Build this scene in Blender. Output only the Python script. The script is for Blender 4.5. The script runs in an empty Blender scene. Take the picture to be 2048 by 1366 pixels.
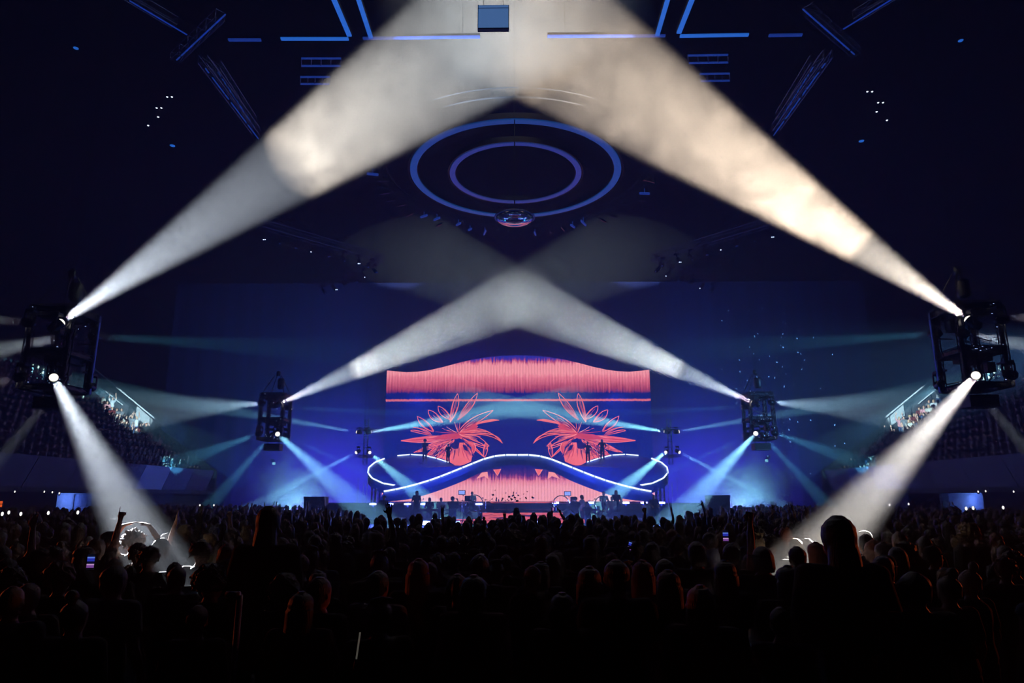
import bpy, bmesh, math, random
import numpy as np
from mathutils import Vector, Matrix, noise as mnoise

random.seed(7)
PI = math.pi
SC = bpy.context.scene
COL = SC.collection

# ------------------------------------------------------------------ camera
F = 1365.0                                   # 24 mm lens on a 2048 px wide frame
PITCH = math.atan(312.0 / F)                 # horizon at y = 995
CAM = Vector((0.3, 0.0, 2.2))
cd = bpy.data.cameras.new('camera'); cam = bpy.data.objects.new('camera', cd); COL.objects.link(cam)
cd.sensor_width = 36.0; cd.lens = 24.0; cd.clip_end = 400; cd.clip_start = 0.1
YAW = math.atan(18.0 / F)
cam.matrix_world = Matrix.Translation(CAM) @ Matrix.Rotation(YAW, 4, 'Z') @ Matrix.Rotation(PI/2 + PITCH, 4, 'X')
SC.camera = cam
CM = cam.matrix_world.copy()

def W(px, py, Y):
    """the point of the hall at forward distance Y that the photograph shows at (px, py)"""
    d = CM.to_3x3() @ Vector(((px - 1024) / F, (683 - py) / F, -1.0))
    return CAM + d * ((Y - CAM.y) / d.y)

def WZ(px, py, z):
    d = CM.to_3x3() @ Vector(((px - 1024) / F, (683 - py) / F, -1.0))
    return CAM + d * ((z - CAM.z) / d.z)

def mir(v): return Vector((-v[0], v[1], v[2]))

# ------------------------------------------------------------------ view, world
SC.view_settings.view_transform = 'Standard'; SC.view_settings.look = 'None'
SC.view_settings.exposure = 0.0; SC.view_settings.gamma = 1.0
SC.view_settings.use_curve_mapping = False
cy = SC.cycles
cy.max_bounces = 4; cy.diffuse_bounces = 1; cy.glossy_bounces = 2; cy.transmission_bounces = 2
cy.volume_bounces = 0; cy.transparent_max_bounces = 8
cy.sample_clamp_indirect = 1.0; cy.sample_clamp_direct = 0.0
cy.caustics_reflective = False; cy.caustics_refractive = False
cy.use_adaptive_sampling = True; cy.adaptive_threshold = 0.02
cy.use_denoising = True; cy.denoising_input_passes = 'RGB'
try: cy.denoiser = 'OPENIMAGEDENOISE'
except Exception: pass
cy.use_light_tree = True
cy.volume_step_rate = 1.0
world = bpy.data.worlds.new('hall_dark'); SC.world = world; world.use_nodes = True
bg = world.node_tree.nodes['Background']; bg.inputs[0].default_value = (0.9, 0.9, 1.0, 1); bg.inputs[1].default_value = 0.0

def lin(r, g, b):
    f = lambda c: (c/255/12.92) if c/255 <= 0.04045 else ((c/255+0.055)/1.055)**2.4
    return (f(r), f(g), f(b))

def light(name, kind, loc, energy, color, target=None, **kw):
    ld = bpy.data.lights.new(name, kind); ld.energy = energy; ld.color = color
    for k, v in kw.items():
        try: setattr(ld, k, v)
        except AttributeError: pass
    o = bpy.data.objects.new(name, ld); COL.objects.link(o); o.location = loc
    if target is not None:
        o.rotation_euler = (Vector(target) - Vector(loc)).to_track_quat('-Z', 'Y').to_euler()
    return o

# amber fill spots added out of view to skim the nearest part of the crowd
for s in (-1, 1):
    light('amber_rim_fill', 'SPOT', (s*17.5, 15, 2.9), 750, (1.0, 0.13, 0.03), (s*6.6, 8.4, 1.5), spot_size=math.radians(14), spot_blend=0.8, shadow_soft_size=0.15)
light('confetti_fill_spot', 'SPOT', (27, 29, 9), 18000, (0.14, 0.40, 1.0), (14.0, 38.5, 7.2), spot_size=math.radians(44), spot_blend=1.0, shadow_soft_size=0.3)  # unseen blue spot added to light the confetti
# blue and violet wash lamps that stand around the stage and colour the rear curtain, the ramp and the haze
BLUE = (0.0, 0.14, 1.0); DEEP = (0.0, 0.05, 1.0); VIO = (0.34, 0.08, 1.0)
for s in (-1, 1):
    light('curtain_wash_lamp', 'SPOT', (s*12, 64, 2.5), 6000, BLUE, (s*12.5, 74, 8), spot_size=math.radians(150), spot_blend=1.0, shadow_soft_size=0.5)
    light('curtain_wash_lamp', 'SPOT', (s*20, 67, 1.0), 1800, BLUE, (s*20, 74, 6), spot_size=math.radians(150), spot_blend=1.0, shadow_soft_size=0.5)
    light('curtain_wash_lamp', 'SPOT', (s*5, 68, 13.0), 1000, DEEP, (s*6, 74, 14), spot_size=math.radians(150), spot_blend=1.0, shadow_soft_size=0.5)
    light('violet_wash_lamp', 'SPOT', (s*19.5, 62.5, 0.8), 15000, VIO, (s*20, 74, 2.0), spot_size=math.radians(100), spot_blend=1.0, shadow_soft_size=0.4)
    light('ramp_wash_lamp', 'SPOT', (s*7, 47, 9.5), 4500, DEEP, (s*7.5, 57, 4.0), spot_size=math.radians(75), spot_blend=0.8, shadow_soft_size=0.3)
    light('hall_wash_lamp', 'SPOT', (s*6, 50, 2.6), 600, BLUE, (s*10, 38, 19), spot_size=math.radians(120), spot_blend=1.0, shadow_soft_size=0.3)
# ------------------------------------------------------------------ helpers
def nodemat(name):
    m = bpy.data.materials.new(name); m.use_nodes = True
    nt = m.node_tree; nt.nodes.clear()
    out = nt.nodes.new('ShaderNodeOutputMaterial')
    return m, nt, out

def mat(name, col, rough=0.6, metal=0.0, var=0.25, scale=6.0, emit=None, es=0.0, spec=0.5):
    """procedural surface: base colour broken up by noise"""
    m, nt, out = nodemat(name)
    p = nt.nodes.new('ShaderNodeBsdfPrincipled'); nt.links.new(p.outputs[0], out.inputs[0])
    tc = nt.nodes.new('ShaderNodeTexCoord'); nz = nt.nodes.new('ShaderNodeTexNoise')
    nz.inputs['Scale'].default_value = scale; nz.inputs['Detail'].default_value = 3
    nt.links.new(tc.outputs['Object'], nz.inputs['Vector'])
    r = nt.nodes.new('ShaderNodeValToRGB'); nt.links.new(nz.outputs['Fac'], r.inputs['Fac'])
    a = [c*(1-var) for c in col]; b = [min(1, c*(1+var)) for c in col]
    r.color_ramp.elements[0].position = 0.3; r.color_ramp.elements[1].position = 0.7
    r.color_ramp.elements[0].color = (*a, 1); r.color_ramp.elements[1].color = (*b, 1)
    nt.links.new(r.outputs[0], p.inputs['Base Color'])
    p.inputs['Roughness'].default_value = rough; p.inputs['Metallic'].default_value = metal
    p.inputs['Specular IOR Level'].default_value = spec
    if emit:
        p.inputs['Emission Color'].default_value = (*emit, 1); p.inputs['Emission Strength'].default_value = es
        if es < 6: m.cycles.emission_sampling = 'NONE'
    return m

class MB:
    def __init__(s): s.v = []; s.f = []; s.m = []; s.sm = []
    def add(s, vs, fs, mi=0, smooth=False):
        n = len(s.v); s.v += [tuple(v) for v in vs]
        for f in fs: s.f.append([n+i for i in f]); s.m.append(mi); s.sm.append(smooth)
    def box(s, c, d, rot=None, mi=0):
        R = rot if rot is not None else Matrix.Identity(3)
        c = Vector(c); vs = []
        for x in (-1, 1):
            for y in (-1, 1):
                for z in (-1, 1): vs.append(c + R @ Vector((x*d[0]/2, y*d[1]/2, z*d[2]/2)))
        s.add(vs, [(0,1,3,2),(4,6,7,5),(0,4,5,1),(2,3,7,6),(0,2,6,4),(1,5,7,3)], mi)
    def tube(s, a, b, r, r2=None, n=6, mi=0, cap=True):
        a = Vector(a); b = Vector(b); r2 = r if r2 is None else r2
        d = (b-a)
        if d.length < 1e-6: return
        q = d.to_track_quat('Z', 'Y').to_matrix()
        vs = []
        for k in range(n):
            t = 2*PI*k/n; e = q @ Vector((math.cos(t), math.sin(t), 0)); vs += [a+e*r, b+e*r2]
        fs = [(2*k, 2*((k+1) % n), 2*((k+1) % n)+1, 2*k+1) for k in range(n)]
        if cap: fs += [tuple(2*k for k in range(n))[::-1], tuple(2*k+1 for k in range(n))]
        s.add(vs, fs, mi, n > 6)
    def path(s, pts, r, n=6, mi=0):
        for a, b in zip(pts, pts[1:]): s.tube(a, b, r, n=n, mi=mi)
    def bar(s, a, b, w, h, mi=0, up=Vector((0, 0, 1))):
        """rectangular bar from a to b"""
        a = Vector(a); b = Vector(b); d = b-a; L = d.length
        z = d.normalized(); x = up.cross(z)
        if x.length < 1e-4: x = Vector((1, 0, 0)).cross(z)
        x.normalize(); y = z.cross(x)
        R = Matrix((x, y, z)).transposed()
        s.box((a+b)/2, (w, h, L), R, mi)
    def sphere(s, c, r, seg=12, rings=8, mi=0, R=None):
        c = Vector(c); r = Vector(r) if hasattr(r, '__len__') else Vector((r, r, r)); R = R or Matrix.Identity(3)
        vs = [c + R @ Vector((0, 0, r.z))]
        for i in range(1, rings):
            p = PI*i/rings
            for k in range(seg):
                t = 2*PI*k/seg
                vs.append(c + R @ Vector((r.x*math.sin(p)*math.cos(t), r.y*math.sin(p)*math.sin(t), r.z*math.cos(p))))
        vs.append(c - R @ Vector((0, 0, r.z)))
        fs = [(0, 1+k, 1+(k+1) % seg) for k in range(seg)]
        for i in range(rings-2):
            for k in range(seg):
                a = 1+i*seg+k; b = 1+i*seg+(k+1) % seg
                fs.append((a, a+seg, b+seg, b))
        n = len(vs)-1
        fs += [(n, 1+(rings-2)*seg+(k+1) % seg, 1+(rings-2)*seg+k) for k in range(seg)]
        s.add(vs, fs, mi, True)
    def ring(s, c, R0, w, h, n=96, mi=0, a0=0, a1=2*PI):
        """flat ring of rectangular section lying level"""
        c = Vector(c); vs = []; full = abs(a1-a0-2*PI) < 1e-6
        N = n if full else n+1
        for k in range(N):
            t = a0+(a1-a0)*k/n; e = Vector((math.cos(t), math.sin(t), 0))
            vs += [c+e*(R0-w/2), c+e*(R0+w/2), c+e*(R0+w/2)+Vector((0,0,h)), c+e*(R0-w/2)+Vector((0,0,h))]
        fs = []
        for k in range(n):
            a = 4*k; b = 4*((k+1) % N)
            for j in range(4): fs.append((a+j, a+(j+1) % 4, b+(j+1) % 4, b+j))
        s.add(vs, fs, mi)
    def lathe(s, prof, c=(0,0,0), seg=16, mi=0, R=None):
        c = Vector(c); R = R or Matrix.Identity(3); vs = []
        for r, z in prof:
            for k in range(seg):
                t = 2*PI*k/seg; vs.append(c + R @ Vector((r*math.cos(t), r*math.sin(t), z)))
        fs = []
        for i in range(len(prof)-1):
            for k in range(seg):
                a = i*seg+k; b = i*seg+(k+1) % seg; fs.append((a, b, b+seg, a+seg))
        fs.append(tuple(range(seg))[::-1]); fs.append(tuple((len(prof)-1)*seg+k for k in range(seg)))
        s.add(vs, fs, mi, True)
    def prism(s, poly, d, mi=0):
        """extrude a planar polygon (list of Vectors) by vector d"""
        n = len(poly); vs = [Vector(p) for p in poly]+[Vector(p)+Vector(d) for p in poly]
        fs = [tuple(range(n)), tuple(range(2*n-1, n-1, -1))]
        fs += [(k, k+n, (k+1) % n+n, (k+1) % n) for k in range(n)]
        s.add(vs, fs, mi)
    def truss(s, a, b, w=0.3, r=0.025, bay=0.5, mi=0, n=4, up=Vector((0,0,1))):
        """square box truss of round chords and diagonals"""
        a = Vector(a); b = Vector(b); z = (b-a).normalized(); x = up.cross(z)
        if x.length < 1e-3: x = Vector((1,0,0)).cross(z)
        x.normalize(); y = z.cross(x); L = (b-a).length; k = max(1, round(L/bay))
        cs = [x*w/2*i + y*w/2*j for i, j in ((-1,-1),(1,-1),(1,1),(-1,1))]
        for c in cs: s.tube(a+c, b+c, r, n=n, mi=mi)
        for i in range(k+1):
            p = a+z*L*i/k
            for j in range(4): s.tube(p+cs[j], p+cs[(j+1) % 4], r*0.7, n=3, mi=mi, cap=False)
            if i < k:
                q = a+z*L*(i+1)/k
                for j in range(4): s.tube(p+cs[j], q+cs[(j+1) % 4], r*0.6, n=3, mi=mi, cap=False)
    def mesh(s, name, mats):
        me = bpy.data.meshes.new(name); me.from_pydata(s.v, [], s.f)
        for m in (mats if isinstance(mats, (list, tuple)) else [mats]): me.materials.append(m)
        me.polygons.foreach_set('material_index', s.m); me.polygons.foreach_set('use_smooth', s.sm)
        me.update(); return me
    def build(s, name, mats, parent=None, loc=None):
        o = bpy.data.objects.new(name, s.mesh(name, mats)); COL.objects.link(o)
        if loc is not None: o.location = loc
        if parent is not None: o.parent = parent
        return o

def tag(o, label=None, cat=None, group=None, kind=None):
    if label: o['label'] = label
    if cat: o['category'] = cat
    if group: o['group'] = group
    if kind: o['kind'] = kind
    return o
def thing(name, label, cat, loc=(0,0,0), rz=0, group=None):
    o = bpy.data.objects.new(name, None); COL.objects.link(o); o.location = loc; o.rotation_euler = (0,0,rz)
    o.empty_display_size = 0.2
    return tag(o, label, cat, group)
def struct(mb, name, mats, label=None):
    o = mb.build(name, mats); o['kind'] = 'structure'
    if label: o['label'] = label
    return o
def cable(o, a, b, r=0.012):
    x = MB(); x.tube(a, b, r, n=4); return x.build('suspension_cable', M['black_metal'], o)
def copy_tree(o, parent=None):
    c = o.copy(); COL.objects.link(c)
    if parent is not None: c.parent = parent
    for ch in list(o.children): copy_tree(ch, c)
    return c

# ------------------------------------------------------------------ materials
M = {}
M['black_metal'] = mat('black_metal', (0.02, 0.02, 0.022), 0.45, 0.6)
M['truss_metal'] = mat('truss_metal', (0.16, 0.19, 0.30), 0.5, 0.3)
M['dark_truss'] = mat('dark_truss', (0.10, 0.10, 0.11), 0.35, 0.8)
M['black_plastic'] = mat('black_plastic', (0.012, 0.012, 0.013), 0.5)
M['floor'] = mat('arena_floor', (0.02, 0.019, 0.018), 0.8, scale=0.8)
M['concrete'] = mat('stand_concrete', (0.06, 0.06, 0.065), 0.85, scale=0.7)
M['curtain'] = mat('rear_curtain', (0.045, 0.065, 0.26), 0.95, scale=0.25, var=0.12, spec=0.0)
M['ceiling'] = mat('ceiling_black', (0.006, 0.006, 0.0065), 0.95, scale=0.4, spec=0.1)
M['side_drape'] = mat('side_drape', (0.008, 0.008, 0.010), 0.95, scale=0.4, spec=0.0)
M['rail'] = mat('painted_rail', (0.75, 0.74, 0.7), 0.5)
M['white_panel'] = mat('white_panel', (0.6, 0.58, 0.54), 0.6)

# ------------------------------------------------------------------ haze of the hall
def volmat(name, dens, color=(1,1,1), g=0.0, cloud=None):
    m, nt, out = nodemat(name)
    v = nt.nodes.new('ShaderNodeVolumeScatter'); v.inputs['Color'].default_value = (*color, 1)
    v.inputs['Density'].default_value = dens; v.inputs['Anisotropy'].default_value = g
    nt.links.new(v.outputs[0], out.inputs['Volume'])
    if cloud:
        tc = nt.nodes.new('ShaderNodeTexCoord')
        nz = nt.nodes.new('ShaderNodeTexNoise'); nz.inputs['Scale'].default_value = cloud[0]
        nz.inputs['Detail'].default_value = 6; nz.inputs['Roughness'].default_value = 0.6; nz.inputs['Distortion'].default_value = 0.5
        nt.links.new(tc.outputs['Object'], nz.inputs['Vector'])
        mr = nt.nodes.new('ShaderNodeMapRange'); mr.inputs['From Min'].default_value = cloud[1]; mr.inputs['From Max'].default_value = cloud[2]
        mr.inputs['To Min'].default_value = cloud[3]; mr.inputs['To Max'].default_value = dens
        nt.links.new(nz.outputs['Fac'], mr.inputs['Value'])
        # the bank thickens along its own Z axis: z from 0 to cloud[4]
        sx = nt.nodes.new('ShaderNodeSeparateXYZ'); nt.links.new(tc.outputs['Object'], sx.inputs[0])
        ad = nt.nodes.new('ShaderNodeMath'); ad.operation = 'MULTIPLY_ADD'
        nt.links.new(nz.outputs['Fac'], ad.inputs[0]); ad.inputs[1].default_value = cloud[6]; nt.links.new(sx.outputs[2], ad.inputs[2])
        m2 = nt.nodes.new('ShaderNodeMapRange'); m2.inputs['From Min'].default_value = cloud[4]; m2.inputs['From Max'].default_value = cloud[5]
        m2.interpolation_type = 'SMOOTHSTEP'
        nt.links.new(ad.outputs[0], m2.inputs['Value'])
        mu = nt.nodes.new('ShaderNodeMath'); mu.operation = 'MULTIPLY'
        nt.links.new(mr.outputs[0], mu.inputs[0]); nt.links.new(m2.outputs[0], mu.inputs[1])
        nt.links.new(mu.outputs[0], v.inputs['Density'])
    return m
hz = MB(); hz.box((0, 37, 15), (77, 73, 30))
haze = hz.build('haze', volmat('thin_haze', 0.0075, (0.96, 0.97, 1.0)))
tag(haze, 'thin stage haze that fills the whole arena', None, None, 'stuff')

# ------------------------------------------------------------------ the hall
b = MB(); b.box((0, 37, -0.15), (110, 84, 0.3)); struct(b, 'floor', M['floor'])
b = MB(); b.box((0, 37, 30.2), (110, 84, 0.3)); struct(b, 'ceiling', M['ceiling'])
# rear curtain: shallow folds
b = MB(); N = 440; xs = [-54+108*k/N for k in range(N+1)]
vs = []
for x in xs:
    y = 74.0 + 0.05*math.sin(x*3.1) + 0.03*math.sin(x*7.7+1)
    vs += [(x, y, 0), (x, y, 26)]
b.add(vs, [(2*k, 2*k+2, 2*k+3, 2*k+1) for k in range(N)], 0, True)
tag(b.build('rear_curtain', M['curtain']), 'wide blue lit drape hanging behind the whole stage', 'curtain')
b = MB(); b.box((0, 74.6, 15), (110, 0.3, 30)); struct(b, 'wall_rear', M['side_drape'])
for s, nm in ((-1, 'wall_left'), (1, 'wall_right')):
    b = MB(); b.box((s*39, 37, 15), (0.3, 84, 30)); struct(b, nm, M['side_drape'])
# ------------------------------------------------------------------ beam lamp towers
M['lens'] = mat('lit_lens', (0.9,0.9,0.9), 0.3, emit=(1.0, 0.93, 0.82), es=1.6)
WARM = (1.0, 0.86, 0.72); NEUT = (0.80, 0.92, 1.0); CYAN = (0.12, 0.62, 1.0); TEAL = (0.25, 0.75, 1.0)
R = math.radians

def beam_head(mirror, pos, aim, size, power, color, lens_r=0.12, blend=0.25, group=None, label=None, ysgn=1, side=1.0):
    """moving head: yoke arms and base plate, round body pointing along the beam, lit lens; the lamp's light leaves the lens"""
    p = Vector(pos); a = Vector(aim)
    if mirror: p = mir(p); a = mir(a)
    o = thing('moving_head_lamp', label, 'stage lamp', p, 0, group)
    d = (a-p).normalized(); q = d.to_track_quat('Z', 'Y').to_matrix()
    hb = MB(); hb.lathe([(0.05,-0.42),(lens_r*0.95,-0.38),(lens_r*1.15,-0.25),(lens_r*1.2,-0.05),(lens_r*1.25,0.0),(lens_r*1.2,0.012),(lens_r*1.02,0.0)], seg=16, R=q)
    hb.build('head_body', M['black_metal'], o)
    lb = MB(); lb.lathe([(lens_r,0.0),(lens_r*0.97,0.03),(lens_r*0.8,0.06),(lens_r*.45,.085),(0.01,0.095)], seg=20, R=q); lb.build('lens', M['lens'], o)
    yb = MB(); side = q @ Vector((1,0,0)); back = q @ Vector((0,0,-0.2))
    for s in (-1, 1): yb.bar(back+side*s*lens_r*1.35, back+side*s*lens_r*1.35+Vector((0,0,0.3)), 0.05, 0.03)
    yb.bar(back-side*lens_r*1.4+Vector((0,0,0.3)), back+side*lens_r*1.4+Vector((0,0,0.3)), 0.06, 0.05)
    yb.build('yoke', M['black_metal'], o)
    bb = MB(); bb.box(back+Vector((0,0,0.37)), (0.26,0.2,0.09)); bb.bar(back+Vector((0,0,0.39)), back+Vector((0,.42*ysgn,0.39)), .06, .05); bb.build('base', M['black_plastic'], o)
    L = light('beam_light', 'SPOT', p+d*0.11, power, color, a, spot_size=R(size), spot_blend=blend, shadow_soft_size=lens_r*0.9)
    return o

# (tower, lamp pixel, Y), (aim pixel, Y), full angle, power, colour
NT, NB = W(112, 645, 20.0), W(97, 755, 20.0)
def halfx(v, pl, pr, py, Y): v.x = (W(pl, py, Y).x - W(pr, py, Y).x)/2; return v
halfx(NT, 112, 1927, 645, 20); halfx(NB, 97, 1941, 755, 20)
FT, FB = W(562, 807, 37.5), W(557, 868, 37.5)
halfx(FT, 562, 1508, 806, 37.5); halfx(FB, 557, 1513, 866, 37.5)
ST, SB = W(741, 864, 55.0), W(738, 905, 55.0)
halfx(ST, 741, 1330, 864, 55); halfx(SB, 738, 1330, 905, 55)
TOWERS = {'near': (NT, NB), 'mid': (FT, FB), 'far': (ST, SB)}
D = 1.08; DY = 1.86
def corner(tw, top, outer, rear):
    v = TOWERS[tw][0 if top else 1].copy()
    if outer: v.x -= D
    if rear: v.y += DY
    return v
BEAMS = [
 ('near', 1, 0, 0, W(930, 95, 29.5), 17.5, 200000, WARM),
 ('near', 0, 0, 0, W(280, 1078, 9.4), 2.8, 900000, (1.0, .93, .86)),
 ('near', 1, 0, 1, W(700, 705, 55), 4.5, 24000, CYAN),
 ('near', 0, 0, 1, W(400, 900, 50), 6, 24000, TEAL),
 ('near', 1, 1, 0, W(0, 640, 20.6), 7, 9000, NEUT),
 ('near', 1, 1, 1, W(0, 700, 22.6), 12, 25000, NEUT),
 ('near', 0, 1, 0, W(0, 765, 20.6), 7, 9000, NEUT),
 ('near', 0, 1, 1, W(14, 900, 22.2), 8, 9000, NEUT),
 ('mid', 1, 0, 0, W(985, 616, 52), 12.5, 330000, (0.80, .92, 1.0)),
 ('mid', 0, 0, 0, W(738, 1030, 28), 5.6, 420000, (.25,.68,1)),
 ('mid', 1, 1, 0, W(258, 824, 56), 9, 130000, (.50,.80,1.0)),
 ('mid', 0, 1, 0, W(360, 925, 50), 5, 110000, CYAN),
 ('mid', 0, 1, 1, W(430, 1000, 48), 5, 80000, CYAN),
 ('mid', 1, 0, 1, W(900, 830, 45), 4.5, 40000, CYAN),
 ('mid', 0, 0, 1, W(740, 950, 45), 4.5, 40000, CYAN),
 ('far', 1, 0, 0, W(960, 828, 60.5), 8.0, 560000, (.30, .9, 1)),
 ('far', 0, 0, 0, W(850, 1000, 46), 6.5, 420000, (.30, .9, 1)),
 ('far', 1, 1, 0, W(560, 838, 54), 5, 300000, TEAL),
 ('far', 0, 1, 0, W(540, 995, 50), 5, 300000, TEAL),
]
WHERE = {'near': 'nearest lamp tower', 'mid': 'middle lamp tower', 'far': 'rearmost lamp frame'}
for tw, top, outer, rear, aim, size, power, color in BEAMS:
    for m in (0, 1):
        aim_ = aim
        if m and not (top or outer or rear): aim_ = {'near': mir(W(1662, 1082, 9.4)), 'mid': mir(W(1362, 1030, 28)), 'far': aim}[tw]
        lab = '%s %s %s beam lamp of the %s %s' % ('upper' if top else 'lower', 'outer' if outer else 'inner', 'rear' if rear else 'front', WHERE[tw], 'on the right' if m else 'on the left')
        beam_head(m, corner(tw, top, outer, rear), aim_, size, power*(1.5 if m and top == 0 and not outer and not rear else 1.3 if m and tw == 'near' else 1.0), (color if m or tw != 'near' or outer or rear else (.80,.88,1.0)), 0.12 if tw == 'near' else 0.13, label=lab, group='beam lamps in the hanging towers', ysgn=-1 if rear else 1)
# ------------------------------------------------------------------ smoke banks that drift through the beams
def smoke(name, a, b, ang, t0, t1, dens, cloud, label, color=(1.0, 0.86, 0.74), seed=0):
    """cloud bank wrapped round the line a-b; local Z runs along it"""
    a = Vector(a); b = Vector(b); d = (b-a).normalized(); L = (b-a).length*t1
    q = d.to_track_quat('Z', 'Y').to_matrix(); k = math.tan(R(ang/2)); mb = MB(); n = 16; N = 5
    vs = []
    for i in range(N):
        z = L*t0 + (L-L*t0)*i/(N-1)
        for j in range(n): vs.append((k*z*math.cos(2*PI*j/n), k*z*math.sin(2*PI*j/n), z))
    fs = [(i*n+j, i*n+(j+1) % n, (i+1)*n+(j+1) % n, (i+1)*n+j) for i in range(N-1) for j in range(n)]
    fs += [tuple(range(n))[::-1], tuple((N-1)*n+j for j in range(n))]
    mb.add(vs, fs)
    o = mb.build(name, volmat(name, dens, color, 0.0, cloud))
    o.matrix_world = Matrix.Translation(a) @ q.to_4x4()
    tag(o, label, None, None, 'stuff'); return o
A1 = W(930, 95, 29.5)
smoke('smoke', NT, A1, 21, 0.30, 1.5, 0.085, (0.75, 0.38, 0.68, 0.028, 10.4, 11.2, 4.2), 'billowing pale smoke caught in the left tower beam', (1.0, 0.76, 0.54))
smoke('smoke', mir(NT), mir(A1), 21, 0.12, 1.5, 0.06, (0.8, 0.42, 0.70, 0.018, 4.0, 9.0, 3.5), 'soft pale smoke caught in the right tower beam', (1.0, 0.87, 0.77))
A2 = W(985, 616, 52)
for m in (0, 1):
    smoke('smoke', mir(FT) if m else FT, mir(A2) if m else A2, 15.5, 0.2, 1.35, 0.030, (0.5, 0.35, 0.65, 0.014, 26.5, 22.8, 1.5), 'thin smoke where the middle beams cross, %s half' % ('right' if m else 'left'), (1.0, 0.9, 0.78))

# low smoke rolling behind the stage wings
def bank(c, r, dens, label, sc=0.5):
    mb = MB(); mb.sphere((0,0,0), r, 16, 8)
    m, nt, out = nodemat('low_smoke')
    v = nt.nodes.new('ShaderNodeVolumeScatter'); nt.links.new(v.outputs[0], out.inputs['Volume'])
    tc = nt.nodes.new('ShaderNodeTexCoord'); nz = nt.nodes.new('ShaderNodeTexNoise'); nz.inputs['Scale'].default_value = sc; nz.inputs['Detail'].default_value = 4
    nt.links.new(tc.outputs['Object'], nz.inputs['Vector'])
    mp = nt.nodes.new('ShaderNodeVectorMath'); mp.operation = 'DIVIDE'; nt.links.new(tc.outputs['Object'], mp.inputs[0]); mp.inputs[1].default_value = r
    ln = nt.nodes.new('ShaderNodeVectorMath'); ln.operation = 'LENGTH'; nt.links.new(mp.outputs[0], ln.inputs[0])
    s1 = nt.nodes.new('ShaderNodeMath'); s1.operation = 'SUBTRACT'; nt.links.new(nz.outputs['Fac'], s1.inputs[0])
    m3 = nt.nodes.new('ShaderNodeMath'); m3.operation = 'MULTIPLY'; nt.links.new(ln.outputs['Value'], m3.inputs[0]); m3.inputs[1].default_value = 0.62
    nt.links.new(m3.outputs[0], s1.inputs[1])
    mr = nt.nodes.new('ShaderNodeMapRange'); mr.inputs['From Min'].default_value = 0.0; mr.inputs['From Max'].default_value = 0.25; mr.inputs['To Max'].default_value = dens
    nt.links.new(s1.outputs[0], mr.inputs['Value']); nt.links.new(mr.outputs[0], v.inputs['Density'])
    o = mb.build('smoke', m, None, c); tag(o, label, None, None, 'stuff')
bank((-18.6, 60, 2.2), (5.5, 4.0, 4.6), 0.14, 'low smoke cloud rising behind the black case on the left')
bank((19.4, 60, 2.4), (7.5, 4.0, 5.0), 0.15, 'low smoke cloud rising behind the black case on the right')
for s in (-1, 1):
    light('cyan_floor_lamp', 'SPOT', (s*18.6, 56.5, 0.4), 5000, (0.25, 0.75, 1.0), (s*19.2, 62, 4), spot_size=R(95), spot_blend=0.9, shadow_soft_size=0.3)

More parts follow.
